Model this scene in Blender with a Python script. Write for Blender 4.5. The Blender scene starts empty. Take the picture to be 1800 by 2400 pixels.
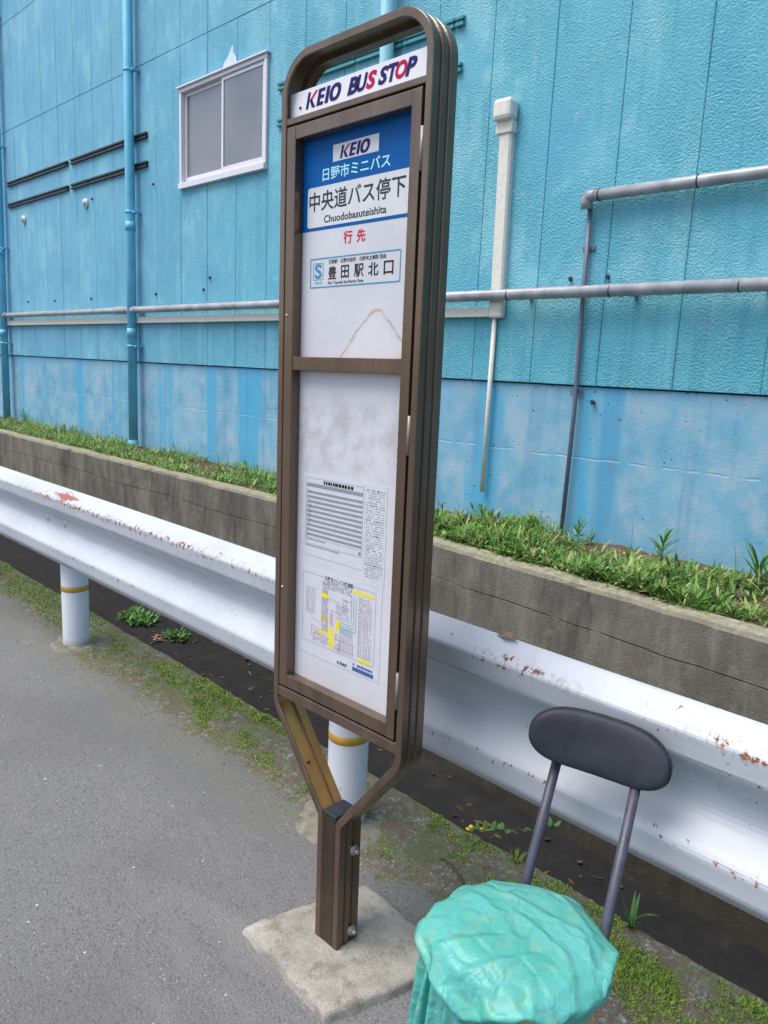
import bpy, bmesh, math, random
import numpy as np
from mathutils import Vector, Matrix, noise as mn

random.seed(7); rng = np.random.default_rng(7)
SC = bpy.context.scene
COL = SC.collection
rad = math.radians

# ------------------------------------------------------------------ camera, sky, sun, exposure
cam_d = bpy.data.cameras.new('camera'); cam = bpy.data.objects.new('camera', cam_d); COL.objects.link(cam)
cam_d.sensor_fit = 'VERTICAL'; cam_d.sensor_height = 36.0; cam_d.sensor_width = 27.0
cam_d.lens = 26.348; cam_d.clip_start = 0.05; cam_d.clip_end = 500
cx = Vector((0.71404, 0.69861, 0.04571)); cy = Vector((-0.16281, 0.10220, 0.98135)); cz = Vector((0.68091, -0.70817, 0.18672))
M = Matrix((cx, cy, cz)).transposed().to_4x4(); M.translation = (0, 0, 1.5)
cam.matrix_world = M
SC.camera = cam

SUN_DIR = Vector((-0.22, -0.36, 0.90)).normalized()
world = bpy.data.worlds.new('World'); SC.world = world; world.use_nodes = True
wn = world.node_tree.nodes; wl = world.node_tree.links
bg = wn['Background']; sky = wn.new('ShaderNodeTexSky'); sky.sky_type = 'NISHITA'; sky.sun_disc = False
sky.sun_elevation = math.asin(SUN_DIR.z); sky.sun_rotation = math.atan2(SUN_DIR.x, SUN_DIR.y)
sky.air_density = 1.0; sky.dust_density = 3.0; sky.ozone_density = 1.0
wl.new(sky.outputs[0], bg.inputs[0]); bg.inputs[1].default_value = 0.15
sun_d = bpy.data.lights.new('sun', 'SUN'); sun = bpy.data.objects.new('sun', sun_d); COL.objects.link(sun)
sun_d.energy = 2.3; sun_d.angle = rad(40); sun_d.color = (1.0, 0.95, 0.88)
sun.rotation_euler = (-SUN_DIR).to_track_quat('-Z', 'Y').to_euler()
SC.view_settings.view_transform = 'Standard'; SC.view_settings.look = 'None'
SC.view_settings.exposure = 0.60; SC.view_settings.gamma = 1.0

# ------------------------------------------------------------------ node helpers
class NT:
    def __init__(s, name):
        s.m = bpy.data.materials.new(name); s.m.use_nodes = True
        s.t = s.m.node_tree; s.b = s.t.nodes['Principled BSDF']; s.out = s.t.nodes['Material Output']
    def n(s, typ, **kw):
        x = s.t.nodes.new(typ)
        for k, v in kw.items(): setattr(x, k, v)
        return x
    def set(s, sock, v):
        if hasattr(v, 'is_output') or isinstance(v, bpy.types.NodeSocket): s.t.links.new(v, sock)
        else:
            if hasattr(sock.default_value, '__len__') and len(sock.default_value) == 4 and len(v) == 3: v = (*v, 1)
            sock.default_value = v
    def pos(s): return s.n('ShaderNodeNewGeometry').outputs['Position']
    def obj(s): return s.n('ShaderNodeTexCoord').outputs['Object']
    def rnd(s): return s.n('ShaderNodeNewGeometry').outputs['Random Per Island']
    def nz(s): return s.sep(s.n('ShaderNodeNewGeometry').outputs['Normal'])[2]
    def sep(s, v):
        x = s.n('ShaderNodeSeparateXYZ'); s.set(x.inputs[0], v); return x.outputs
    def scale(s, v, k):
        x = s.n('ShaderNodeVectorMath', operation='MULTIPLY'); s.set(x.inputs[0], v); x.inputs[1].default_value = k; return x.outputs[0]
    def noise(s, vec, scale, detail=4, rough=0.55, dist=0.0):
        x = s.n('ShaderNodeTexNoise'); s.set(x.inputs['Vector'], vec); x.inputs['Scale'].default_value = scale
        x.inputs['Detail'].default_value = detail; x.inputs['Roughness'].default_value = rough; x.inputs['Distortion'].default_value = dist
        return x.outputs['Fac']
    def voro(s, vec, scale, feature='F1', out='Distance'):
        x = s.n('ShaderNodeTexVoronoi', feature=feature); s.set(x.inputs['Vector'], vec); x.inputs['Scale'].default_value = scale
        return x.outputs[out]
    def step(s, v, a, b, lo=0.0, hi=1.0):
        x = s.n('ShaderNodeMapRange', interpolation_type='SMOOTHSTEP'); s.set(x.inputs[0], v)
        x.inputs[1].default_value = a; x.inputs[2].default_value = b; x.inputs[3].default_value = lo; x.inputs[4].default_value = hi
        return x.outputs[0]
    def math(s, op, a, b=0.0, c=0.0):
        x = s.n('ShaderNodeMath', operation=op); s.set(x.inputs[0], a); s.set(x.inputs[1], b); s.set(x.inputs[2], c); return x.outputs[0]
    def mix(s, f, a, b, blend='MIX'):
        x = s.n('ShaderNodeMix', data_type='RGBA', blend_type=blend); s.set(x.inputs[0], f); s.set(x.inputs[6], a); s.set(x.inputs[7], b); return x.outputs[2]
    def ramp(s, f, stops):
        x = s.n('ShaderNodeValToRGB'); s.set(x.inputs[0], f); e = x.color_ramp.elements
        while len(e) < len(stops): e.new(0.5)
        for i, (p, c) in enumerate(stops): e[i].position = p; e[i].color = (*c, 1)
        return x.outputs[0]
    def bump(s, h, strength=0.5, dist=0.01, prev=None):
        x = s.n('ShaderNodeBump'); s.set(x.inputs['Height'], h); x.inputs['Strength'].default_value = strength; x.inputs['Distance'].default_value = dist
        if prev is not None: s.set(x.inputs['Normal'], prev)
        return x.outputs[0]
    def done(s, col, rough=0.5, normal=None, metal=0.0, spec=0.5):
        s.set(s.b.inputs['Base Color'], col); s.set(s.b.inputs['Roughness'], rough); s.set(s.b.inputs['Metallic'], metal)
        s.b.inputs['Specular IOR Level'].default_value = spec
        if normal is not None: s.set(s.b.inputs['Normal'], normal)
        return s.m

def plain(name, col, rough=0.5, metal=0.0, spec=0.5, var=0.12, scale=40):
    t = NT(name); p = t.obj(); n = t.noise(p, scale, 4)
    c = t.mix(t.step(n, 0.3, 0.7), tuple(x * (1 - var) for x in col), tuple(min(1, x * (1 + var)) for x in col))
    return t.done(c, t.math('ADD', t.math('MULTIPLY', n, 0.16), rough - 0.08), t.bump(n, 0.06, 0.002), metal, spec)

# ------------------------------------------------------------------ mesh helpers
class MB:
    def __init__(s): s.v = []; s.f = []; s.mi = []; s.sm = []
    def add(s, vs, fs, mi=0, smooth=False):
        o = len(s.v); s.v += [tuple(v) for v in vs]
        for f in fs: s.f.append(tuple(i + o for i in f)); s.mi.append(mi); s.sm.append(smooth)
    def box(s, x0, x1, y0, y1, z0, z1, mi=0, bev=0.0):
        bm = bmesh.new(); bmesh.ops.create_cube(bm, size=1.0)
        for v in bm.verts: v.co = Vector(((x0 + x1) / 2 + v.co.x * (x1 - x0), (y0 + y1) / 2 + v.co.y * (y1 - y0), (z0 + z1) / 2 + v.co.z * (z1 - z0)))
        if bev: bmesh.ops.bevel(bm, geom=list(bm.edges), offset=bev, segments=2, affect='EDGES', profile=0.5)
        s.addbm(bm, mi)
    def addbm(s, bm, mi=0, smooth=False, mat=None):
        bm.verts.index_update()
        s.add([(mat @ v.co) if mat else v.co.copy() for v in bm.verts], [[v.index for v in f.verts] for f in bm.faces], mi, smooth); bm.free()
    def tube(s, path, r, n=16, mi=0, caps=True, smooth=True):
        P = [Vector(p) for p in path]; R = r if hasattr(r, '__len__') else [r] * len(P)
        vs = []; fs = []; ref = None
        for i, p in enumerate(P):
            d = (P[min(i + 1, len(P) - 1)] - P[max(i - 1, 0)]).normalized()
            if ref is None:
                ref = d.orthogonal().normalized()
            ref = (ref - d * ref.dot(d)).normalized(); b = d.cross(ref)
            for k in range(n):
                a = 2 * math.pi * k / n; vs.append(p + (ref * math.cos(a) + b * math.sin(a)) * R[i])
        for i in range(len(P) - 1):
            for k in range(n): fs.append((i * n + k, i * n + (k + 1) % n, (i + 1) * n + (k + 1) % n, (i + 1) * n + k))
        s.add(vs, fs, mi, smooth)
        if caps:
            s.add(vs[:n], [tuple(range(n))[::-1]], mi); s.add(vs[-n:], [tuple(range(n))], mi)
    def lathe(s, prof, n=32, c=(0, 0, 0), mi=0, smooth=True):
        vs = []; fs = []
        for r, z in prof:
            for k in range(n):
                a = 2 * math.pi * k / n; vs.append((c[0] + r * math.cos(a), c[1] + r * math.sin(a), c[2] + z))
        for i in range(len(prof) - 1):
            for k in range(n): fs.append((i * n + k, i * n + (k + 1) % n, (i + 1) * n + (k + 1) % n, (i + 1) * n + k))
        s.add(vs, fs, mi, smooth)
    def prism(s, poly, y0, y1, mi=0):      # polygon in x,z extruded along y
        n = len(poly); vs = [(x, y0, z) for x, z in poly] + [(x, y1, z) for x, z in poly]
        fs = [tuple(range(n)), tuple(range(2 * n - 1, n - 1, -1))] + [(i, i + n, (i + 1) % n + n, (i + 1) % n) for i in range(n)]
        s.add(vs, fs, mi)
    def sweep(s, sections, closed_prof=True, mi=0, smooth=False, caps=True):
        n = len(sections[0]); vs = [p for sec in sections for p in sec]; fs = []
        for i in range(len(sections) - 1):
            for k in range(n if closed_prof else n - 1):
                fs.append((i * n + k, i * n + (k + 1) % n, (i + 1) * n + (k + 1) % n, (i + 1) * n + k))
        if caps and closed_prof: fs += [tuple(range(n))[::-1], tuple(range(len(vs) - n, len(vs)))]
        s.add(vs, fs, mi, smooth)
    def build(s, name, mats, parent=None, fix=True):
        me = bpy.data.meshes.new(name); me.from_pydata(s.v, [], s.f)
        for m in (mats if isinstance(mats, (list, tuple)) else [mats]): me.materials.append(m)
        me.polygons.foreach_set('material_index', s.mi); me.polygons.foreach_set('use_smooth', s.sm)
        if fix:
            bm = bmesh.new(); bm.from_mesh(me); bmesh.ops.remove_doubles(bm, verts=bm.verts, dist=1e-5)
            bmesh.ops.recalc_face_normals(bm, faces=bm.faces); bm.to_mesh(me); bm.free()
        me.update()
        o = bpy.data.objects.new(name, me); COL.objects.link(o)
        if parent is not None: o.parent = parent
        return o

def tag(o, label=None, cat=None, group=None, kind=None):
    if label: o['label'] = label
    if cat: o['category'] = cat
    if group: o['group'] = group
    if kind: o['kind'] = kind
    return o
def thing(name, label, cat, loc=(0, 0, 0), rot=(0, 0, 0), group=None):
    o = bpy.data.objects.new(name, None); COL.objects.link(o); o.location = loc; o.rotation_euler = rot; o.empty_display_size = 0.1
    return tag(o, label, cat, group)
def copy_tree(o, parent=None):
    c = o.copy(); COL.objects.link(c)
    if parent is not None: c.parent = parent
    for ch in list(o.children): copy_tree(ch, c)
    return c
def fillet(pts, rs, n=10):
    out = [Vector(pts[0])]
    for i in range(1, len(pts) - 1):
        p = Vector(pts[i]); a = (Vector(pts[i - 1]) - p); b = (Vector(pts[i + 1]) - p); r = rs[i - 1]
        if r <= 0: out.append(p); continue
        ang = a.angle(b); t = r / math.tan(ang / 2); a.normalize(); b.normalize()
        c = p + (a + b).normalized() * (r / math.sin(ang / 2)); s = p + a * t - c; e = p + b * t - c; tot = s.angle(e)
        for k in range(n + 1):
            u = k / n; q = (s * math.sin((1 - u) * tot) + e * math.sin(u * tot)) / math.sin(tot); out.append(c + q)
    out.append(Vector(pts[-1])); return out
def fbm(x, y, z=0.0, o=4): return mn.fractal(Vector((x, y, z)), 1.0, 2.0, o)

# ------------------------------------------------------------------ materials
def mat_asphalt():
    t = NT('asphalt'); p = t.pos(); y = t.sep(p)[1]
    big = t.noise(p, 1.1, 4); med = t.noise(p, 9, 5); fine = t.noise(p, 160, 3, 0.6)
    cell = t.voro(p, 130, 'F1', 'Color'); cd = t.voro(p, 130); rnd = t.sep(cell)[0]
    base = t.ramp(fine, [(0.28, (0.082, 0.083, 0.087)), (0.5, (0.145, 0.146, 0.150)), (0.74, (0.220, 0.220, 0.223))])
    base = t.mix(t.step(rnd, 0.0, 1.0), base, t.mix(0.4, base, (0.16, 0.16, 0.16)))
    spk = t.math('MULTIPLY', t.step(rnd, 0.95, 0.97), t.step(cd, 0.40, 0.22))
    base = t.mix(spk, base, (0.34, 0.335, 0.325))
    c2 = t.sep(t.voro(p, 48, 'F1', 'Color'))[1]; d2 = t.voro(p, 48)
    spk2 = t.math('MULTIPLY', t.step(c2, 0.984, 0.988), t.step(d2, 0.20, 0.12))
    base = t.mix(spk2, base, (0.62, 0.61, 0.58))
    dk = t.math('MULTIPLY', t.step(rnd, 0.16, 0.10), 0.28); base = t.mix(dk, base, (0.045, 0.045, 0.048))
    base = t.mix(t.step(big, 0.42, 0.62, 0.0, 0.42), base, (0.100, 0.099, 0.104))
    base = t.mix(t.step(t.noise(t.scale(p, (0.7, 2.2, 1)), 1.6, 5, 0.6), 0.50, 0.68, 0.0, 0.45), base, (0.205, 0.202, 0.192)); base = t.mix(t.step(med, 0.5, 0.75, 0.0, 0.2), base, (0.17, 0.166, 0.152))
    e = t.math('ADD', y, t.math('MULTIPLY', t.math('SUBTRACT', med, 0.5), 0.5))
    base = t.mix(t.step(e, 1.22, 1.6, 0.0, 0.62), base, (0.130, 0.126, 0.092))
    hgt = t.math('ADD', t.math('MULTIPLY', t.step(cd, 0.0, 0.6, 1, 0), 0.7), t.math('MULTIPLY', fine, 0.8))
    return t.done(base, 0.88, t.bump(hgt, 0.8, 0.0028), spec=0.3)
def mat_verge():
    t = NT('mossy_soil'); p = t.pos(); a = t.noise(p, 7, 5, 0.6); b = t.noise(p, 38, 5, 0.65); f = t.noise(p, 230, 3, 0.6)
    soil = t.ramp(f, [(0.25, (0.065, 0.052, 0.036)), (0.55, (0.145, 0.120, 0.090)), (0.8, (0.25, 0.22, 0.17))])
    grav = t.ramp(t.voro(p, 150, 'F1', 'Color'), [(0.1, (0.10, 0.10, 0.095)), (0.6, (0.19, 0.185, 0.17)), (0.95, (0.42, 0.41, 0.38))])
    c = t.mix(t.step(b, 0.45, 0.62), soil, grav)
    moss = t.ramp(f, [(0.2, (0.035, 0.050, 0.012)), (0.55, (0.105, 0.140, 0.030)), (0.85, (0.19, 0.22, 0.065))])
    m = t.math('ADD', t.math('MULTIPLY', a, 0.7), t.math('MULTIPLY', b, 0.45))
    c = t.mix(t.step(m, 0.50, 0.72, 0.0, 0.75), c, moss)
    red = t.noise(t.scale(p, (1, 1, 1)), 4.2, 4); c = t.mix(t.step(red, 0.58, 0.72, 0, 0.5), c, (0.20, 0.115, 0.075))
    hgt = t.math('ADD', t.math('MULTIPLY', f, 0.6), b)
    return t.done(c, 0.95, t.bump(hgt, 0.9, 0.008), spec=0.2)
def mat_concrete(name, lo, hi, stain=None, scale=1.0, bump=0.004):
    t = NT(name); p = t.obj(); a = t.noise(p, 5 * scale, 6, 0.6); f = t.noise(p, 120 * scale, 4, 0.6)
    c = t.mix(t.step(a, 0.3, 0.7), lo, hi); c = t.mix(t.math('MULTIPLY', t.step(f, 0.4, 0.75), 0.4), c, tuple(x * 1.35 for x in hi))
    c = t.mix(t.math('MULTIPLY', t.step(f, 0.42, 0.3), 0.5), c, tuple(x * 0.55 for x in lo))
    if stain:
        s = t.noise(p, 11 * scale, 5, 0.65); c = t.mix(t.step(s, 0.52, 0.66, 0, 0.75), c, stain)
    v = t.voro(p, 210 * scale); pit = t.step(v, 0.18, 0.08); c = t.mix(t.math('MULTIPLY', pit, 0.5), c, tuple(x * 0.5 for x in lo))
    return t.done(c, 0.9, t.bump(t.math('ADD', f, t.math('MULTIPLY', a, 0.5)), 0.7, bump), spec=0.25)
def mat_retaining():
    t = NT('stained_wall_concrete'); p = t.pos(); xyz = t.sep(p); nz = t.nz()
    st = t.noise(t.scale(p, (5, 5, 1.5)), 1.0, 6, 0.65, 0.3); st2 = t.noise(t.scale(p, (17, 17, 2.2)), 1.0, 5, 0.65, 0.4)
    f = t.noise(p, 90, 4, 0.65); b = t.noise(p, 2.6, 5)
    c = t.ramp(st, [(0.3, (0.080, 0.077, 0.068)), (0.5, (0.155, 0.147, 0.124)), (0.72, (0.26, 0.24, 0.195))])
    c = t.mix(t.step(st2, 0.56, 0.72, 0, 0.5), c, (0.062, 0.062, 0.060)); c = t.mix(t.step(st2, 0.44, 0.3, 0, 0.45), c, (0.24, 0.225, 0.19)); pt = t.noise(p, 9, 6, 0.7); c = t.mix(t.step(pt, 0.53, 0.70, 0, 0.6), c, (0.25, 0.235, 0.195))
    c = t.mix(t.step(b, 0.55, 0.7, 0, 0.4), c, (0.14, 0.12, 0.085)); c = t.mix(t.step(f, 0.5, 0.75, 0, 0.35), c, (0.22, 0.21, 0.18))
    up = t.math('ADD', xyz[2], t.math('MULTIPLY', t.math('SUBTRACT', b, 0.5), 0.12))
    line = t.math('ABSOLUTE', t.math('SUBTRACT', t.math('ADD', xyz[2], t.math('MULTIPLY', t.math('SUBTRACT', t.noise(t.scale(p, (1, 1, 0)), 1.2, 3), 0.5), 0.075)), 0.265))
    crack = t.math('MULTIPLY', t.step(line, 0.0045, 0.001), t.step(t.noise(t.scale(p, (2, 1, 1)), 2.0, 5, 0.7), 0.36, 0.52)); c = t.mix(t.math('MULTIPLY', crack, 0.85), c, (0.03, 0.03, 0.03))
    top = t.ramp(t.noise(p, 30, 5, 0.65), [(0.3, (0.16, 0.155, 0.100)), (0.55, (0.28, 0.265, 0.185)), (0.75, (0.38, 0.355, 0.28))])
    low_dark = t.step(t.math('ADD', xyz[2], t.math('MULTIPLY', t.noise(p, 5, 5), 0.35)), -0.10, -0.45, 0, 0.8); c = t.mix(low_dark, c, (0.030, 0.028, 0.020)); c = t.mix(t.step(nz, 0.35, 0.7), c, top)  # face colour darkens towards the wall foot with a ragged edge; top face recoloured
    h = t.math('SUBTRACT', t.math('ADD', f, t.math('MULTIPLY', b, 2.0)), t.math('MULTIPLY', crack, 1.5))
    return t.done(c, 0.92, t.bump(h, 0.7, 0.006), spec=0.2)
def mat_wallpaint():
    t = NT('turquoise_stucco_paint'); p = t.pos(); x, y, z = t.sep(p)
    s = t.noise(t.scale(p, (4.5, 1, 0.35)), 1.0, 5, 0.6); s2 = t.noise(t.scale(p, (16, 1, 0.7)), 1.0, 4); cl = t.noise(p, 1.3, 5); pan = t.rnd()
    c = t.mix(t.step(s, 0.3, 0.7), (0.115, 0.390, 0.530), (0.160, 0.470, 0.590))
    hue = t.math('ADD', t.math('MULTIPLY', t.math('ADD', x, 9.0), 0.085), t.math('MULTIPLY', cl, 0.9))  # x ramp puts the bluer view-angle reflection on the left into the paint colour
    c = t.mix(t.step(hue, 0.2, 1.25), t.mix(0.65, c, (0.175, 0.425, 0.615)), t.mix(0.6, c, (0.090, 0.420, 0.485)))
    c = t.mix(t.step(s2, 0.54, 0.74, 0, 0.42), c, (0.25, 0.55, 0.68)); c = t.mix(t.step(s2, 0.44, 0.28, 0, 0.40), c, (0.06, 0.31, 0.47))
    pt = t.noise(t.scale(p, (1, 1, 0.7)), 1.6, 7, 0.7); c = t.mix(t.step(pt, 0.50, 0.64, 0, 0.55), c, (0.27, 0.58, 0.66)); c = t.mix(t.step(pt, 0.47, 0.34, 0, 0.50), c, (0.075, 0.35, 0.53)); pq = t.noise(t.scale(p, (1.6, 1, 1)), 5.0, 6, 0.7, 0.5); c = t.mix(t.step(pq, 0.54, 0.68, 0, 0.35), c, (0.31, 0.60, 0.68))
    c = t.mix(t.math('MULTIPLY', pan, 0.16), c, (0.05, 0.29, 0.44))
    joint = t.math('MULTIPLY', t.step(t.math('ABSOLUTE', t.math('SUBTRACT', t.math('FRACT', t.math('MULTIPLY', t.math('ADD', x, 1.424 + 0.4965 * 60 + 0.248), 1 / 0.4965)), 0.5)), 0.07, 0.0), t.step(t.noise(t.scale(p, (3, 1, 0.8)), 1.0, 4), 0.42, 0.62)); c = t.mix(t.math('MULTIPLY', joint, 0.38), c, (0.055, 0.30, 0.42))
    drip = t.math('MULTIPLY', t.step(t.noise(t.scale(p, (9, 1, 0.2)), 1.0, 3), 0.58, 0.70), t.step(z, 2.3, 1.5, 0, 0.35)); c = t.mix(drip, c, (0.040, 0.26, 0.33))
    bump1 = t.noise(p, 75, 3, 0.55, 0.3); bump2 = t.noise(p, 26, 2, 0.5)
    # the sprayed stucco coat is coarser towards the near end of the wall
    hgt = t.math('MULTIPLY', t.math('ADD', t.step(bump1, 0.34, 0.66), t.math('MULTIPLY', bump2, 0.5)), t.step(t.noise(p, 1.9, 4), 0.3, 0.65, 0.35, 1.0))
    return t.done(c, 0.62, t.bump(hgt, 0.8, 0.0055), spec=0.35)
def mat_plinth():
    t = NT('painted_plinth_concrete'); p = t.pos(); x, y, z = t.sep(p)
    a = t.noise(p, 1.7, 6, 0.6); st = t.noise(t.scale(p, (2.6, 1, 0.16)), 1.0, 3, 0.5, 0.4); f = t.noise(p, 70, 4, 0.6)
    bl = t.noise(p, 4.5, 6, 0.65)
    c = t.mix(t.step(a, 0.3, 0.7), (0.120, 0.345, 0.500), (0.210, 0.425, 0.560)); c = t.mix(t.step(bl, 0.42, 0.68, 0, 0.65), c, (0.36, 0.47, 0.545)); c = t.mix(t.step(bl, 0.45, 0.30, 0, 0.55), c, (0.105, 0.285, 0.420))
    fade = t.math('ADD', st, t.math('MULTIPLY', t.math('SUBTRACT', bl, 0.5), 0.26))
    c = t.mix(t.step(fade, 0.575, 0.665, 0, 0.85), c, (0.070, 0.370, 0.600))
    st2 = t.noise(t.scale(p, (7, 1, 0.3)), 1.0, 4); c = t.mix(t.step(st2, 0.54, 0.7, 0, 0.4), c, (0.095, 0.24, 0.40))
    top = t.step(t.math('ADD', z, t.math('MULTIPLY', bl, 0.12)), 1.40, 1.50, 0, 0.35); c = t.mix(top, c, (0.07, 0.20, 0.33))  # shade under the panel overhang put into the plinth colour as a darker top
    low = t.step(t.math('ADD', z, t.math('MULTIPLY', a, 0.3)), 0.75, 0.58, 0, 0.5); c = t.mix(low, c, (0.16, 0.38, 0.52))
    v = t.voro(p, 22, 'F1'); vr = t.sep(t.voro(p, 22, 'F1', 'Color'))[0]
    pit = t.math('MULTIPLY', t.step(v, 0.20, 0.09), t.math('MULTIPLY', t.step(vr, 0.62, 0.66), t.step(t.noise(p, 1.5, 2), 0.45, 0.55))); c = t.mix(t.math('MULTIPLY', pit, 0.85), c, (0.03, 0.06, 0.10))
    ln = t.math('ABSOLUTE', t.math('SUBTRACT', t.math('ADD', z, t.math('MULTIPLY', t.math('SUBTRACT', t.noise(t.scale(p, (1, 1, 0)), 6, 3), 0.5), 0.03)), 0.99))
    lm = t.math('MULTIPLY', t.step(ln, 0.010, 0.002), t.step(t.noise(p, 14, 3), 0.4, 0.55)); c = t.mix(t.math('MULTIPLY', lm, 0.45), c, (0.36, 0.50, 0.60))
    h = t.math('SUBTRACT', t.math('ADD', f, a), t.math('ADD', t.math('MULTIPLY', pit, 2.0), lm))
    return t.done(c, 0.8, t.bump(h, 0.55, 0.004), spec=0.3)
def mat_rail():
    t = NT('chipped_white_rail_paint'); p = t.pos(); x, y, z = t.sep(p)
    g = t.noise(p, 3.0, 5); fine = t.noise(t.scale(p, (45, 45, 90)), 1.0, 4, 0.7); sc = t.noise(t.scale(p, (12, 30, 120)), 1.0, 4, 0.75, 0.6)
    c = t.mix(t.step(g, 0.3, 0.75), (0.455, 0.49, 0.54), (0.40, 0.435, 0.485))
    dirt = t.noise(t.scale(p, (2, 8, 14)), 1.0, 5, 0.6); c = t.mix(t.step(dirt, 0.50, 0.75, 0, 0.45), c, (0.33, 0.345, 0.35)); gr = t.noise(t.scale(p, (9, 9, 1.6)), 1.0, 6, 0.7); c = t.mix(t.step(gr, 0.52, 0.75, 0, 0.40), c, (0.36, 0.35, 0.32))
    where = t.step(t.noise(t.scale(p, (1.1, 1, 1)), 1.9, 4), 0.38, 0.54)
    hat = t.noise(t.scale(p, (75, 40, 26)), 1.0, 3, 0.65); chip = t.noise(t.scale(p, (30, 40, 70)), 1.0, 4, 0.7)
    b1 = t.step(t.math('ABSOLUTE', t.math('SUBTRACT', z, 0.814)), 0.026, 0.006); b2 = t.step(t.math('ABSOLUTE', t.math('SUBTRACT', z, 0.560)), 0.030, 0.004); b3 = t.step(t.math('ABSOLUTE', t.math('SUBTRACT', z, 0.755)), 0.014, 0.003)
    k = t.math('ADD', t.math('ADD', t.math('MULTIPLY', hat, 0.5), t.math('MULTIPLY', chip, 0.5)), t.math('MULTIPLY', where, t.math('ADD', t.math('MULTIPLY', b1, 0.128), t.math('ADD', t.math('MULTIPLY', b2, 0.07), t.math('MULTIPLY', b3, 0.085)))))
    rust = t.step(k, 0.640, 0.672)
    hs = t.math('MULTIPLY', t.math('MULTIPLY', t.step(hat, 0.50, 0.58), b1), t.step(t.noise(t.scale(p, (1.6, 1, 1)), 1.4, 4), 0.40, 0.56)); c = t.mix(t.math('MULTIPLY', hs, 0.45), c, (0.19, 0.16, 0.15))
    rc = t.ramp(t.noise(p, 60, 3), [(0.3, (0.07, 0.035, 0.026)), (0.5, (0.24, 0.09, 0.045)), (0.7, (0.36, 0.16, 0.075))])
    c = t.mix(rust, c, rc)
    cre = t.math('MULTIPLY', t.step(t.math('ABSOLUTE', t.math('SUBTRACT', t.math('ADD', z, t.math('MULTIPLY', t.noise(t.scale(p, (3, 1, 1)), 1.0, 3), 0.006)), 0.760)), 0.0028, 0.0006), t.step(t.noise(t.scale(p, (2.4, 1, 1)), 1.0, 5, 0.7), 0.44, 0.54)); c = t.mix(t.math('MULTIPLY', cre, 0.65), c, (0.20, 0.12, 0.085))
    cr2 = t.math('MULTIPLY', t.step(t.math('ABSOLUTE', t.math('SUBTRACT', t.math('ADD', z, t.math('MULTIPLY', t.noise(t.scale(p, (4, 1, 1)), 1.0, 3), 0.014)), 0.572)), 0.0022, 0.0006), t.step(t.noise(t.scale(p, (3.1, 1, 1)), 1.0, 5, 0.7), 0.50, 0.58)); c = t.mix(t.math('MULTIPLY', cr2, 0.5), c, (0.22, 0.19, 0.18))
    sp = t.math('MULTIPLY', t.step(t.noise(t.scale(p, (70, 70, 150)), 1.0, 3, 0.6), 0.665, 0.70), t.step(t.noise(p, 2.2, 2), 0.42, 0.58)); c = t.mix(sp, c, (0.14, 0.13, 0.14))
    dx = t.math('ABSOLUTE', t.math('SUBTRACT', x, -3.50)); blob = t.math('ADD', t.math('MULTIPLY', dx, 0.14), t.math('ABSOLUTE', t.math('SUBTRACT', t.math('ADD', z, t.math('MULTIPLY', dx, -0.02)), 0.838)))
    bl = t.step(t.math('ADD', blob, t.math('MULTIPLY', t.math('SUBTRACT', fine, 0.5), 0.05)), 0.020, 0.014); c = t.mix(bl, c, (0.27, 0.085, 0.042))
    return t.done(c, t.math('ADD', 0.46, t.math('MULTIPLY', rust, 0.4)), t.bump(t.math('ADD', t.math('MULTIPLY', rust, -1.0), t.math('MULTIPLY', g, 1.2)), 0.35, 0.002), spec=0.5)
def mat_post():
    t = NT('white_post_paint'); p = t.pos(); c = t.mix(t.step(t.noise(p, 5, 4), 0.35, 0.7), (0.66, 0.69, 0.74), (0.56, 0.60, 0.66))
    s = t.step(t.noise(t.scale(p, (60, 60, 35)), 1.0, 3, 0.6), 0.70, 0.73); c = t.mix(s, c, (0.13, 0.11, 0.11))
    lo = t.step(t.math('ADD', t.sep(p)[2], t.math('MULTIPLY', t.noise(p, 24, 4), 0.07)), 0.10, 0.03, 0, 0.7); c = t.mix(lo, c, (0.34, 0.29, 0.22))
    return t.done(c, 0.36, t.bump(t.noise(p, 30, 3), 0.06, 0.002))
def mat_bronze(name='bronze_anodised', k=1.0):
    t = NT(name); p = t.obj(); s = t.noise(t.scale(p, (22, 22, 0.5)), 1.0, 2, 0.4); a = t.noise(p, 9, 5, 0.6); f = t.noise(p, 260, 2)
    c = t.mix(t.step(s, 0.3, 0.7), (0.128 * k, 0.089 * k, 0.063 * k), (0.175 * k, 0.124 * k, 0.090 * k)); c = t.mix(t.step(a, 0.5, 0.75, 0, 0.35), c, (0.20 * k, 0.165 * k, 0.13 * k))
    sp = t.step(t.noise(p, 130, 2), 0.74, 0.77); c = t.mix(t.math('MULTIPLY', sp, 0.6), c, (0.42, 0.38, 0.33))
    return t.done(c, t.math('ADD', 0.14, t.math('MULTIPLY', a, 0.22)), t.bump(f, 0.05, 0.001), metal=0.58, spec=0.6)
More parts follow.
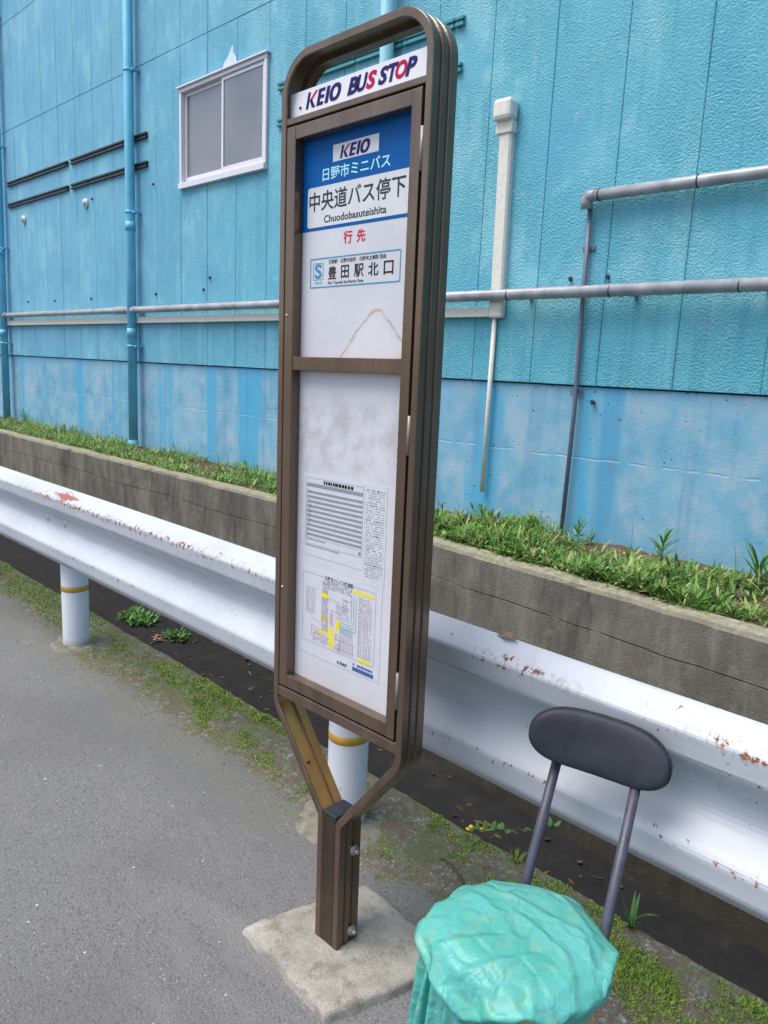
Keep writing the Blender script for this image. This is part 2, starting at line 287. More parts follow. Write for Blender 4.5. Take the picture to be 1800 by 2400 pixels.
def mat_panel():
    t = NT('weathered_white_panel'); p = t.obj(); x, y, z = t.sep(p); a = t.noise(p, 5, 5, 0.6); b = t.noise(p, 16, 5, 0.65)
    c = t.mix(t.step(a, 0.3, 0.72), (0.60, 0.61, 0.65), (0.53, 0.54, 0.585))
    sm = t.math('MULTIPLY', t.math('MULTIPLY', t.step(z, 1.23, 1.28), t.step(z, 1.47, 1.38)), t.step(b, 0.40, 0.66)); c = t.mix(t.math('MULTIPLY', sm, 0.55), c, (0.34, 0.34, 0.36))
    up = t.step(z, 1.49, 1.51)
    dx = t.math('SUBTRACT', x, 0.075); r = t.math('SQRT', t.math('ADD', t.math('MULTIPLY', dx, dx), 0.0006)); ln = t.math('SUBTRACT', 1.652, t.math('MULTIPLY', r, 1.1))
    ln = t.math('ADD', ln, t.math('ADD', t.math('MULTIPLY', t.math('SUBTRACT', b, 0.5), 0.030), t.math('MULTIPLY', t.math('SUBTRACT', t.noise(p, 55, 4, 0.6), 0.5), 0.014)))
    d = t.math('SUBTRACT', z, ln); st = t.math('MULTIPLY', t.step(t.math('ABSOLUTE', d), 0.007, 0.001), t.step(t.noise(p, 30, 3), 0.25, 0.55))
    c = t.mix(t.math('MULTIPLY', t.math('MULTIPLY', st, up), 0.75), c, (0.40, 0.30, 0.20))
    ins = t.math('MULTIPLY', t.math('MULTIPLY', t.step(d, 0.0, -0.03), up), 0.35); c = t.mix(ins, c, (0.66, 0.65, 0.66))
    cr = t.math('MULTIPLY', t.math('MULTIPLY', t.step(x, 0.12, 0.17), t.step(z, 1.545, 1.52)), t.math('MULTIPLY', up, 0.6)); c = t.mix(cr, c, (0.50, 0.36, 0.19))
    lo = t.step(z, 0.80, 0.70, 0, 0.35); c = t.mix(t.math('MULTIPLY', lo, b), c, (0.40, 0.38, 0.36))
    return t.done(c, 0.42, t.bump(a, 0.10, 0.004), spec=0.4)
def mat_leaf(name, stops, trans=0.25):
    t = NT(name); r = t.rnd(); c = t.ramp(r, stops); c = t.mix(t.step(t.noise(t.pos(), 5, 3), 0.35, 0.7), c, t.mix(0.3, c, (0.05, 0.10, 0.02)))
    t.done(c, 0.55, None, spec=0.35)
    tr = t.n('ShaderNodeBsdfTranslucent'); t.set(tr.inputs[0], c); mx = t.n('ShaderNodeMixShader'); mx.inputs[0].default_value = trans
    t.t.links.new(t.b.outputs[0], mx.inputs[1]); t.t.links.new(tr.outputs[0], mx.inputs[2]); t.t.links.new(mx.outputs[0], t.out.inputs[0]); return t.m
def mat_bag():
    t = NT('turquoise_plastic_film'); p = t.obj(); a = t.noise(p, 9, 4, 0.6); b = t.noise(p, 24, 4, 0.6)
    c = t.mix(t.step(a, 0.3, 0.7), (0.120, 0.55, 0.46), (0.165, 0.62, 0.58)); c = t.mix(t.step(b, 0.50, 0.70, 0, 0.45), c, (0.33, 0.55, 0.38))
    c = t.mix(t.step(t.noise(p, 60, 4), 0.55, 0.75, 0, 0.30), c, (0.36, 0.76, 0.72))
    fx = t.noise(p, 55, 4, 0.6, 1.2)
    wv = t.n('ShaderNodeVectorMath', operation='ADD'); nzv = t.n('ShaderNodeTexNoise'); t.set(nzv.inputs['Vector'], p); nzv.inputs['Scale'].default_value = 14; t.set(wv.inputs[0], p); t.set(wv.inputs[1], t.scale(nzv.outputs['Color'], (0.06, 0.06, 0.03)))
    cr1 = t.step(t.voro(wv.outputs[0], 17, 'DISTANCE_TO_EDGE'), 0.0, 0.22); cr2 = t.step(t.voro(wv.outputs[0], 41, 'DISTANCE_TO_EDGE'), 0.0, 0.18)
    ht = t.math('ADD', t.math('MULTIPLY', cr1, 1.0), t.math('ADD', t.math('MULTIPLY', cr2, t.math('MULTIPLY', t.step(a, 0.4, 0.6), 0.4)), t.math('MULTIPLY', fx, 0.25)))
    t.done(c, 0.33, t.bump(ht, 0.42, 0.0045), spec=0.4)
    tr = t.n('ShaderNodeBsdfTranslucent'); t.set(tr.inputs[0], c); mx = t.n('ShaderNodeMixShader'); mx.inputs[0].default_value = 0.42
    t.t.links.new(t.b.outputs[0], mx.inputs[1]); t.t.links.new(tr.outputs[0], mx.inputs[2]); t.t.links.new(mx.outputs[0], t.out.inputs[0]); return t.m
def mat_vinyl():
    t = NT('black_vinyl'); p = t.obj(); f = t.noise(p, 420, 2); a = t.noise(p, 12, 4); c = t.mix(t.step(a, 0.3, 0.7), (0.016, 0.018, 0.027), (0.030, 0.033, 0.046))
    return t.done(c, t.math('ADD', 0.50, t.math('MULTIPLY', a, 0.15)), t.bump(t.math('ADD', f, t.math('MULTIPLY', a, 2)), 0.2, 0.002), spec=0.35)
def mat_mud():
    t = NT('ditch_mud'); p = t.pos(); a = t.noise(p, 5, 6, 0.65); f = t.noise(p, 60, 4, 0.6)
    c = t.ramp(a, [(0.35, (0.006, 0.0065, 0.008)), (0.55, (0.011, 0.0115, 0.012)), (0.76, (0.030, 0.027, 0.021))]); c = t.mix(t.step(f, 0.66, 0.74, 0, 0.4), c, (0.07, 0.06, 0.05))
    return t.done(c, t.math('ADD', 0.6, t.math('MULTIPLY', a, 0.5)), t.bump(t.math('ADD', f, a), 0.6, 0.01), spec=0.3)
def mat_soil():
    t = NT('planting_soil'); p = t.pos(); f = t.noise(p, 70, 5, 0.65); c = t.ramp(f, [(0.3, (0.045, 0.034, 0.024)), (0.55, (0.12, 0.085, 0.058)), (0.8, (0.24, 0.18, 0.12))])
    return t.done(c, 0.95, t.bump(f, 0.8, 0.012), spec=0.2)
def mat_glass():
    t = NT('grey_window_glass'); p = t.pos(); z = t.sep(p)[2]; a = t.noise(p, 1.2, 3)
    c = t.mix(t.step(a, 0.3, 0.7), (0.13, 0.135, 0.15), (0.19, 0.19, 0.20)); return t.done(c, 0.09, t.bump(t.noise(p, 0.9, 2), 0.25, 0.05), spec=1.0)

ASPH = mat_asphalt(); VERGE = mat_verge(); RET = mat_retaining(); WALL = mat_wallpaint(); PLINTH = mat_plinth(); RAIL = mat_rail(); POST = mat_post()
BRZ = mat_bronze(); BRZ_D = mat_bronze('dark_bronze', 0.45); PANEL = mat_panel(); BAG = mat_bag(); VINYL = mat_vinyl(); MUD = mat_mud(); SOIL = mat_soil(); GLASS = mat_glass()
ARM_LIT = plain('bronze_sky_lit', (0.50, 0.29, 0.10), 0.32, 0.65, var=0.12, scale=12)  # bronze of the frame arms, tinted golden to stand in for reflected sky
SLAB = mat_concrete('footing_concrete', (0.20, 0.188, 0.165), (0.36, 0.345, 0.305), (0.17, 0.152, 0.112), 1.6)
PATCH = mat_concrete('mortar_patch', (0.15, 0.14, 0.11), (0.27, 0.255, 0.205), (0.12, 0.125, 0.06), 4.0, 0.008)
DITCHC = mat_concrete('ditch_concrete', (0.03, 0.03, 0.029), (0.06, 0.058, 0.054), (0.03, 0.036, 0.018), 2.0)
PVC = plain('grey_pvc', (0.315, 0.33, 0.355), 0.30, var=0.2, scale=9); PVC_D = plain('dark_grey_pvc', (0.12, 0.14, 0.19), 0.45)
BEIGE = plain('ivory_plastic', (0.68, 0.665, 0.60), 0.45, var=0.07); DPIPE = plain('blue_painted_pipe', (0.125, 0.46, 0.64), 0.55, var=0.10, scale=6)
LPIPE = plain('pale_blue_pipe', (0.30, 0.62, 0.70), 0.4, var=0.06, scale=6)
BLACKM = plain('black_steel', (0.014, 0.020, 0.032), 0.5); SLOT = plain('slot_shadow_paint', (0.02, 0.07, 0.10), 0.6)
RTEAL = plain('teal_painted_steel', (0.05, 0.25, 0.28), 0.5)
ALU = plain('white_aluminium', (0.66, 0.66, 0.71), 0.35, var=0.05); ALU_D = plain('dark_gasket', (0.05, 0.05, 0.07), 0.5)
STEEL = plain('zinc_steel', (0.50, 0.48, 0.45), 0.35, 0.7); HINGE = plain('grey_hinge_steel', (0.22, 0.215, 0.20), 0.4, 0.2)
WHITEP = plain('white_board', (0.76, 0.76, 0.80), 0.35, var=0.02); NAVY = plain('navy_print', (0.022, 0.016, 0.125), 0.55, spec=0.15, var=0.05); RED = plain('crimson_print', (0.50, 0.003, 0.065), 0.55, spec=0.15, var=0.05)
BLUE = plain('blue_print', (0.0005, 0.095, 0.330), 0.55, spec=0.15, var=0.08, scale=8); INK = plain('dark_print', (0.030, 0.052, 0.052), 0.55, spec=0.15, var=0.05); BLACK = plain('black_print', (0.015, 0.015, 0.02), 0.55, spec=0.15)
CYAN = plain('pale_cyan_print', (0.42, 0.80, 0.88), 0.4, var=0.03); BOXW = plain('white_print', (0.60, 0.62, 0.65), 0.4, var=0.03); BORDER = plain('cyan_border_print', (0.02, 0.27, 0.48), 0.4); RED2 = plain('red_print', (0.60, 0.008, 0.02), 0.55, spec=0.15, var=0.03)
PAPER = plain('paper', (0.57, 0.58, 0.635), 0.5, var=0.03); GREYB = plain('grey_row_print', (0.245, 0.26, 0.30), 0.5, var=0.04); GREYT = plain('grey_text_print', (0.20, 0.21, 0.24), 0.5)
YEL = plain('yellow_print', (0.75, 0.66, 0.02), 0.5, var=0.04); TEAL = plain('teal_print', (0.08, 0.27, 0.32), 0.5); PINK = plain('pink_print', (0.55, 0.17, 0.25), 0.5); LAV = plain('lavender_text_print', (0.36, 0.34, 0.42), 0.5); BLUEB = plain('blue_bar_print', (0.06, 0.10, 0.30), 0.5)
STRIPE = plain('amber_reflective_tape', (0.52, 0.30, 0.035), 0.4, var=0.08); TAN = plain('tan_bentwood', (0.48, 0.31, 0.11), 0.5, var=0.15, scale=14)
TUBEP = plain('dark_grey_painted_tube', (0.052, 0.057, 0.083), 0.45, var=0.15)
PATCHW = plain('bare_white_primer', (0.50, 0.66, 0.74), 0.7)
GRASS = mat_leaf('grass_blades', [(0.0, (0.060, 0.160, 0.034)), (0.35, (0.095, 0.275, 0.048)), (0.60, (0.170, 0.350, 0.065)), (0.82, (0.33, 0.43, 0.11)), (0.92, (0.52, 0.47, 0.24)), (1.0, (0.45, 0.33, 0.19))])
WEED = mat_leaf('weed_leaves', [(0.0, (0.055, 0.170, 0.040)), (0.5, (0.095, 0.270, 0.060)), (1.0, (0.17, 0.35, 0.08))])
YWEED = mat_leaf('yellow_weed_leaves', [(0.0, (0.15, 0.22, 0.03)), (0.5, (0.30, 0.34, 0.05)), (1.0, (0.42, 0.40, 0.08))])
MOSS = mat_leaf('moss', [(0.0, (0.090, 0.170, 0.016)), (0.5, (0.190, 0.320, 0.032)), (0.85, (0.31, 0.43, 0.06)), (1.0, (0.38, 0.34, 0.13))], 0.15)
STEM = plain('brown_stem', (0.06, 0.045, 0.03), 0.7); FLOWER = plain('yellow_petals', (0.80, 0.50, 0.02), 0.5); DRY = plain('dry_leaf', (0.24, 0.125, 0.07), 0.7)

# ------------------------------------------------------------------ ground, ditch, bed
def edgeY(x): return 1.862 + 0.010 * fbm(x * 1.7, 3.1) + 0.006 * fbm(x * 9, 1.1) - max(0, (x + 3.5)) * 0.008
def grid(name, xs, yf, ny, zf, mat, smooth=True):
    vs = []; fs = []; nx = len(xs)
    for x in xs:
        y0, y1 = yf(x)
        for j in range(ny):
            y = y0 + (y1 - y0) * j / (ny - 1); vs.append((x, y, zf(x, y)))
    for i in range(nx - 1):
        for j in range(ny - 1): a = i * ny + j; fs.append((a, a + ny, a + ny + 1, a + 1))
    mb = MB(); mb.add(vs, fs, 0, smooth); return mb.build(name, mat, fix=False)
xs_e = [-60, -40, -25] + list(np.arange(-16, 3.001, 0.1)) + [8, 20, 60]
mb = MB(); n = len(xs_e)
vs = [(x, -60, 0) for x in xs_e] + [(x, edgeY(x), 0) for x in xs_e]
mb.add(vs, [(i, i + 1, n + i + 1, n + i) for i in range(n - 1)])
tag(mb.build('road', ASPH), 'grey weathered asphalt road speckled with pale stones', 'road', kind='structure')
# road-side wall of the ditch
mb = MB(); vs = []
for x in xs_e: vs += [(x, edgeY(x), 0.0), (x, edgeY(x) + 0.012, -0.015), (x, edgeY(x) + 0.03, -1.05)]
mb.add(vs, [(3 * i + k, 3 * i + k + 1, 3 * i + k + 4, 3 * i + k + 3) for i in range(n - 1) for k in range(2)])
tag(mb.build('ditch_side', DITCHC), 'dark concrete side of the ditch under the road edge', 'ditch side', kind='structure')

BX = [-16, -10.4, -5.1, -4.4, -3.3, -2.9, -2.4, -1.98, -1.7, -1.45, -1.2, -0.9, -0.5, -0.2, 3]; BYv = [1.74, 1.72, 1.69, 1.64, 1.56, 1.585, 1.59, 1.575, 1.53, 1.53, 1.545, 1.56, 1.52, 1.49, 1.5]
def boundY(x): return float(np.interp(x, BX, BYv)) + 0.035 * fbm(x * 6, 5.5, 0, 5)
def verge_z(x, y):
    d = y - boundY(x); e = edgeY(x) - y
    h = 0.0035 + max(-0.012, min(0.011, d * 0.10)) + 0.004 * fbm(x * 14, y * 14, 2.2) + 0.0035 * fbm(x * 55, y * 55, 1.2, 3)
    if e < 0.03: h -= (0.03 - max(e, 0)) ** 2 * 6
    return h
vx = list(np.arange(-16, -6, 0.08)) + list(np.arange(-6, 0.3, 0.016)) + list(np.arange(0.3, 3, 0.1))
tag(grid('verge', vx, lambda x: (1.36, edgeY(x) + 0.006), 34, verge_z, VERGE), 'mossy brown soil strip along the road edge under the guardrail', 'verge', kind='structure')

def wallfront(x): return float(np.interp(x, [-40, -10.4, -4.5, -2.85, -0.89, 3], [3.54, 3.525, 3.50, 3.425, 3.25, 2.95]))
def ditch_z(x, y): return -0.93 + 0.02 * fbm(x * 1.6, y * 2.5, 7) + 0.010 * fbm(x * 9, y * 9, 4) + 0.10 * max(0, (y - wallfront(x) + 0.35))
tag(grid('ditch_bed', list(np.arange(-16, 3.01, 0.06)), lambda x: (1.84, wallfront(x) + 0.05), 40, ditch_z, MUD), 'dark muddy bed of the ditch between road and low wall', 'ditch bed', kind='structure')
def soil_z(x, y): return 0.455 + 0.03 * fbm(x * 2.2, y * 2.5, 1) + 0.012 * fbm(x * 13, y * 13, 2)
tag(grid('soil_bed', list(np.arange(-16, 3.01, 0.06)), lambda x: (wallfront(x) + 0.10, 4.44), 18, soil_z, SOIL), 'brown soil planting bed between low wall and blue building', 'soil bed', kind='structure')

# low retaining wall
mb = MB(); secs = []
for x in np.arange(-16, 3.01, 0.08):
    f = wallfront(x); j = lambda k: 0.004 * fbm(x * 7, k * 3.3)
    chip = 0.012 * max(0, fbm(x * 5, 9.1) - 0.25)
    secs.append([(x, f + j(1), -1.1), (x, f + j(1), 0.2), (x, f + j(2), 0.458 + j(3) - chip), (x, f + 0.012 + chip, 0.478 + j(3) - chip * 0.5), (x, f + 0.13 + j(4), 0.482 + j(5)), (x, f + 0.155 + 2.5 * j(6), 0.47), (x, f + 0.16, 0.2), (x, f + 0.16, -1.1)])
mb.sweep(secs, True, 0, False)
tag(mb.build('retaining_wall', RET), 'low stained grey concrete wall holding up the grassy planting bed', 'retaining wall')

# ------------------------------------------------------------------ blue building
bld = thing('building', 'long turquoise painted building with a small sliding window and pipes along its wall', 'building', (-5, 4.4, 0))
def bpart(mb, name, mats, parent=bld):
    o = mb.build(name, mats); o.parent = parent
    o.matrix_parent_inverse = Matrix.Translation(bld.location).inverted() if parent is bld else Matrix()
    return o
YW = 4.4
JX = [-1.424 - 0.4965 * k for k in range(-10, 31)]; JX.sort()
rows = [(1.457, 4.608), (4.612, 5.990), (5.994, 8.6)]
WX0, WX1, WZ0, WZ1 = -7.375, -5.893, 3.245, 4.193
mb = MB()
def panel(x0, x1, z0, z1, jit):
    g = 0.0016; c = 0.0035; y = YW + jit
    vs = [(x0 + g, YW + 0.05, z0), (x1 - g, YW + 0.05, z0), (x1 - g, YW + 0.05, z1), (x0 + g, YW + 0.05, z1),
          (x0 + g, y + c, z0), (x1 - g, y + c, z0), (x1 - g, y + c, z1), (x0 + g, y + c, z1),
          (x0 + g + c, y, z0 + c), (x1 - g - c, y, z0 + c), (x1 - g - c, y, z1 - c), (x0 + g + c, y, z1 - c)]
    mb.add(vs, [(8, 9, 10, 11), (4, 5, 9, 8), (5, 6, 10, 9), (6, 7, 11, 10), (7, 4, 8, 11), (0, 1, 5, 4), (1, 2, 6, 5), (2, 3, 7, 6), (3, 0, 4, 7)])
for i in range(len(JX) - 1):
    x0, x1 = JX[i], JX[i + 1]
    for r, (z0, z1) in enumerate(rows):
        j = random.uniform(-0.0012, 0.0012)
        if r == 0 and x0 > WX0 - 0.1 and x1 < WX1 + 0.1: panel(x0, x1, z0, WZ0, j); panel(x0, x1, WZ1, z1, j)
        else: panel(x0, x1, z0, z1, j)
for (a, b, c, d) in ((JX[0], WX0, 1.457, 8.6), (WX1, JX[-1], 1.457, 8.6), (WX0, WX1, 1.457, WZ0), (WX0, WX1, WZ1, 8.6)):
    mb.add([(a, YW + 0.0075, c), (b, YW + 0.0075, c), (b, YW + 0.0075, d), (a, YW + 0.0075, d)], [(0, 1, 2, 3)])
bpart(mb, 'wall', WALL)
mb = MB(); mb.box(JX[0], JX[-1], YW + 0.052, YW + 0.2, 1.3, 8.6); mb.box(JX[0], JX[-1], YW + 0.2, YW + 6, 0.0, 8.6)
bpart(mb, 'backing_wall', DITCHC)
mb = MB(); mb.box(JX[0], JX[-1], YW + 0.016, YW + 0.19, -0.3, 1.448)
bpart(mb, 'plinth', PLINTH)
# window
mb = MB(); f = 0.035; yo, yi = YW - 0.028, YW + 0.045
mb.box(WX0 + 0.005, WX1 - 0.005, yo, yi, WZ1 - f, WZ1, bev=0.003); mb.box(WX0 + 0.005, WX1 - 0.005, yo - 0.018, yi, WZ0 - 0.01, WZ0 + f + 0.01, bev=0.003)
mb.box(WX0 + 0.005, WX0 + 0.045, yo + 0.002, yi, WZ0 + f + 0.012, WZ1 - f - 0.002, bev=0.003); mb.box(WX1 - 0.045, WX1 - 0.005, yo + 0.002, yi, WZ0 + f + 0.012, WZ1 - f - 0.002, bev=0.003)
wf = bpart(mb, 'window', ALU); wf['label'] = 'white framed sliding window'
mb = MB(); mb.box(WX0 - 0.02, WX1 + 0.02, YW - 0.05, YW + 0.002, WZ1 + 0.002, WZ1 + 0.018, bev=0.002)
bpart(mb, 'drip_cap', ALU, wf)
def sash(x0, x1, y, first):
    mb = MB(); z0, z1 = WZ0 + f + 0.012, WZ1 - f - 0.004; s = 0.032; bt = 0.06
    mb.box(x0, x0 + s, y, y + 0.022, z0, z1, bev=0.002); mb.box(x1 - s, x1, y, y + 0.022, z0, z1, bev=0.002)
    mb.box(x0 + s, x1 - s, y + 0.001, y + 0.021, z0, z0 + bt, bev=0.002); mb.box(x0 + s, x1 - s, y + 0.001, y + 0.021, z1 - s, z1, bev=0.002)
    bpart(mb, 'sash', ALU, wf)
    mb = MB(); mb.box(x0 + s - 0.004, x1 - s + 0.004, y + 0.009, y + 0.014, z0 + bt - 0.004, z1 - s + 0.004); bpart(mb, 'pane', GLASS, wf)
sash(WX0 + 0.047, -6.585, YW + 0.018, True); sash(-6.625, WX1 - 0.047, YW - 0.012, False)
# bare patch above the window
mb = MB(); pz = [(-6.68, 4.215), (-6.62, 4.235), (-6.60, 4.28), (-6.54, 4.31), (-6.49, 4.375), (-6.455, 4.40), (-6.44, 4.33), (-6.40, 4.28), (-6.385, 4.215)]
mb.prism(pz, YW - 0.0035, YW - 0.0015); bpart(mb, 'bare_patch', PATCHW)
# drainpipes
def drain(x0, x1, r, ztop, zbot, mat, collars):
    y = YW - r - 0.035; mb = MB()
    xf = lambda z: x1 + (x0 - x1) * (z - zbot) / (5.3 - zbot)
    mb.tube([(xf(ztop), y, ztop), (xf(3.1), y, 3.1), (xf(zbot), y, zbot)], r, 24)
    for z in (1.78, 2.95): mb.tube([(xf(z), y, z - 0.05), (xf(z), y, z + 0.05)], r + 0.004, 24)
    if zbot > 0.42: mb.tube([(xf(zbot), y, zbot), (xf(zbot), y, zbot + 0.11)], r + 0.006, 24)
    p = bpart(mb, 'drainpipe', mat)
    for z in collars:
        mb = MB(); mb.tube([(xf(z), y, z - 0.014), (xf(z), y, z + 0.014)], r + 0.005, 24)
        mb.box(xf(z) + r - 0.004, xf(z) + r + 0.045, y - 0.004, YW + 0.004, z - 0.012, z + 0.012, bev=0.001)
        bpart(mb, 'pipe_clamp', mat, p)
    return p
drain(-8.30, -8.325, 0.052, 8.5, 0.43, DPIPE, (6.1, 4.56, 3.10, 1.63))
drain(-12.23, -12.37, 0.052, 8.5, 0.40, DPIPE, (6.1, 4.40, 3.0, 1.63))
drain(-4.38, -4.25, 0.052, 8.5, 0.40, LPIPE, (6.1, 3.2, 1.63))
# slotted bracket rails
def bracket(x0, x1, zc, mat, seg):
    mb = MB(); x = x0
    while x < x1 - 0.02:
        e = min(x + seg, x1)
        for dz in (0.020, -0.020): mb.box(x, e - 0.012, YW - 0.030, YW - 0.002, zc + dz - 0.0105, zc + dz + 0.0105, bev=0.002)
        mb.box(x + 0.01, e - 0.03, YW - 0.014, YW - 0.001, zc - 0.009, zc + 0.009)
        x = e
    bpart(mb, 'bracket_rail', mat)
for zc in (3.885, 3.59):
    bracket(-12.12, -10.06, zc, BLACKM, 0.5); bracket(-9.98, -8.04, zc, BLACKM, 0.5)
    bracket(-5.74, -3.655, zc, RTEAL, 0.5)
# vent caps
for (x, z) in ((-9.598, 3.353), (-11.577, 3.351)):
    mb = MB(); bm = bmesh.new(); bmesh.ops.create_cone(bm, cap_ends=True, segments=24, radius1=0.062, radius2=0.050, depth=0.03)
    mb.addbm(bm, 0, True, Matrix.Translation((x, YW - 0.016, z)) @ Matrix.Rotation(rad(90), 4, 'X'))
    bm = bmesh.new(); bmesh.ops.create_cone(bm, cap_ends=True, segments=20, radius1=0.034, radius2=0.030, depth=0.008)
    mb.addbm(bm, 1, True, Matrix.Translation((x, YW - 0.034, z)) @ Matrix.Rotation(rad(90), 4, 'X'))
    bpart(mb, 'vent_cap', [ALU, PVC])
# loose fixing stubs
for (x, z) in ((-9.518, 2.205), (-6.938, 2.215), (-7.905, 2.206), (-6.822, 2.329), (-7.938, 3.364), (-10.62, 2.21), (-11.55, 2.22), (-11.62, 3.36), (-9.42, 3.38), (-2.40, 2.12), (-2.66, 2.12), (-2.42, 1.35)):
    mb = MB(); mb.tube([(x, YW + 0.01, z), (x, YW - 0.022, z)], 0.010, 10); mb.box(x - 0.02, x + 0.006, YW - 0.006, YW + 0.001, z + 0.004, z + 0.018); bpart(mb, 'fixing_stub', BLACKM)
# grey horizontal pipe
mb = MB(); yp = YW - 0.095; rp = 0.037
mb.tube([(-16, yp + 0.02, 2.038), (-8.55, yp, 2.036), (3, yp - 0.01, 2.026)], rp, 24)
gp = bpart(mb, 'grey_pipe', PVC)
mb = MB()
for x0, x1 in ((-8.72, -8.40), ): mb.tube([(x0, yp, 2.036), (x0 + 0.02, yp, 2.036), (x1 - 0.02, yp, 2.036), (x1, yp, 2.036)], [rp + 0.004, rp + 0.008, rp + 0.008, rp + 0.004], 24)
bpart(mb, 'pipe_socket', PVC, gp)
for x in (-12.2, -8.2):
    mb = MB(); mb.tube([(x - 0.03, yp, 2.036), (x + 0.03, yp, 2.036)], rp + 0.004, 24); mb.box(x - 0.02, x + 0.02, yp, YW + 0.002, 2.02, 2.05); bpart(mb, 'pipe_clip', PVC, gp)
for x in (-3.067, -2.321, -1.566, -0.8):
    mb = MB(); mb.tube([(x - 0.0035, yp - 0.006, 2.028), (x + 0.0035, yp - 0.006, 2.028)], rp + 0.0012, 24); bpart(mb, 'pipe_joint', BLACKM, gp)
    mb = MB(); mb.box(x + 0.10, x + 0.13, yp, YW + 0.002, 2.01, 2.04); bpart(mb, 'pipe_clip', PVC, gp)
# upper right pipe with elbow
mb = MB(); y2 = YW - 0.06; r2 = 0.034
mb.tube([(-2.570, y2, 2.602), (-1.9, y2, 2.602), (3, y2, 2.600)], r2, 24)
mb.tube(fillet([(-2.50, y2, 2.602), (-2.565, y2, 2.602), (-2.565, y2 + 0.005, 2.53)], [0.03], 8), r2 + 0.0015, 24)
up = bpart(mb, 'grey_pipe', PVC)
for x in (-1.878, -2.48):
    mb = MB(); mb.tube([(x - 0.003, y2, 2.602), (x + 0.003, y2, 2.602)], r2 + 0.0042, 24); bpart(mb, 'pipe_joint', BLACKM, up)
mb = MB(); mb.tube([(-2.552, YW - 0.03, 2.55), (-2.548, YW - 0.03, 2.0), (-2.535, YW - 0.03, 1.3), (-2.549, YW - 0.03, 0.40)], 0.0145, 16)
cd = bpart(mb, 'conduit', PVC_D)
for z in (2.30, 1.42):
    mb = MB(); mb.box(-2.59, -2.505, YW - 0.012, YW + 0.002, z - 0.012, z + 0.012, bev=0.002); bpart(mb, 'conduit_saddle', PVC_D, cd)
# ivory cable trunking
mb = MB()
mb.box(-16, -3.262, YW - 0.052, YW - 0.001, 1.893, 1.963, bev=0.006)
pr = [Vector((x, 0, z)) for x, z in ((0, 0),)]
mb.box(-3.262, -3.148, YW - 0.062, YW - 0.001, 1.884, 2.03, bev=0.018)
secs = []
for z, x in ((2.03, -3.212), (2.5, -3.220), (3.15, -3.232)):
    w = 0.050; secs.append([(x - w, YW - 0.001, z), (x - w, YW - 0.040, z), (x - w + 0.012, YW - 0.054, z), (x + w - 0.012, YW - 0.054, z), (x + w, YW - 0.040, z), (x + w, YW - 0.001, z)])
mb.sweep(secs)
tr = bpart(mb, 'cable_trunking', BEIGE)
mb = MB(); mb.box(-3.298, -3.168, YW - 0.066, YW - 0.001, 3.075, 3.155, bev=0.008)
mb.box(-3.308, -3.160, YW - 0.108, YW - 0.001, 3.150, 3.288, bev=0.028); bpart(mb, 'trunking_cap', BEIGE, tr)
for x in (-9.9, -6.9, -4.3):
    mb = MB(); mb.box(x - 0.04, x + 0.04, YW - 0.055, YW - 0.001, 1.889, 1.967, bev=0.006); bpart(mb, 'trunking_joint', BEIGE, tr)
mb = MB(); mb.tube([(-3.226, YW - 0.022, 1.90), (-3.228, YW - 0.022, 1.3), (-3.230, YW - 0.024, 0.66)], 0.017, 16); bpart(mb, 'conduit', BEIGE)

# ------------------------------------------------------------------ guardrail
gr = thing('guardrail', 'white steel W-beam guardrail with chipped rusty paint beside the road', 'guardrail', (-1.65, 1.6, 0))
prof = [(1.513, 0.8635), (1.507, 0.8662), (1.499, 0.8642), (1.454, 0.8265), (1.4490, 0.8215), (1.4468, 0.8160), (1.4468, 0.8105), (1.4500, 0.7700), (1.4518, 0.7635), (1.456, 0.757), (1.498, 0.7185), (1.506, 0.7085), (1.510, 0.697), (1.5112, 0.684), (1.5112, 0.662),
        (1.509, 0.650), (1.504, 0.6405), (1.496, 0.6300), (1.455, 0.5835), (1.4500, 0.5770), (1.4472, 0.5700), (1.4470, 0.5640), (1.4498, 0.5230), (1.4520, 0.5150), (1.456, 0.5080), (1.496, 0.4710), (1.504, 0.4660), (1.513, 0.4640)]
prof2 = prof + [(y + 0.0045, z - 0.001) for y, z in reversed(prof)]
def beam_mesh(xs, dy): mb = MB(); mb.sweep([[(x, y + dy + 0.002 * fbm(x * 0.9, z), z - max(0, x + 2.5) * 0.005 + 0.002 * fbm(x * 0.7, 4)) for y, z in prof2] for x in xs], True, 0, False, False); return mb
def gpart(mb, name, mats, parent=gr):
    o = mb.build(name, mats); o.parent = parent; o.matrix_parent_inverse = Matrix.Translation(gr.location).inverted() if parent is gr else Matrix(); return o
beam = gpart(beam_mesh(np.linspace(-16, 3, 130), 0.0), 'beam', RAIL)
for (x, z) in ((-3.831, 0.676), (-3.624, 0.680), (-1.75, 0.676), (-1.545, 0.676)):
    mb = MB(); bm = bmesh.new(); bmesh.ops.create_uvsphere(bm, u_segments=16, v_segments=8, radius=1.0)
    mb.addbm(bm, 0, True, Matrix.Translation((x, 1.5105, z)) @ Matrix.Diagonal((0.014, 0.006, 0.019, 1))); gpart(mb, 'bolt', STEEL, beam)
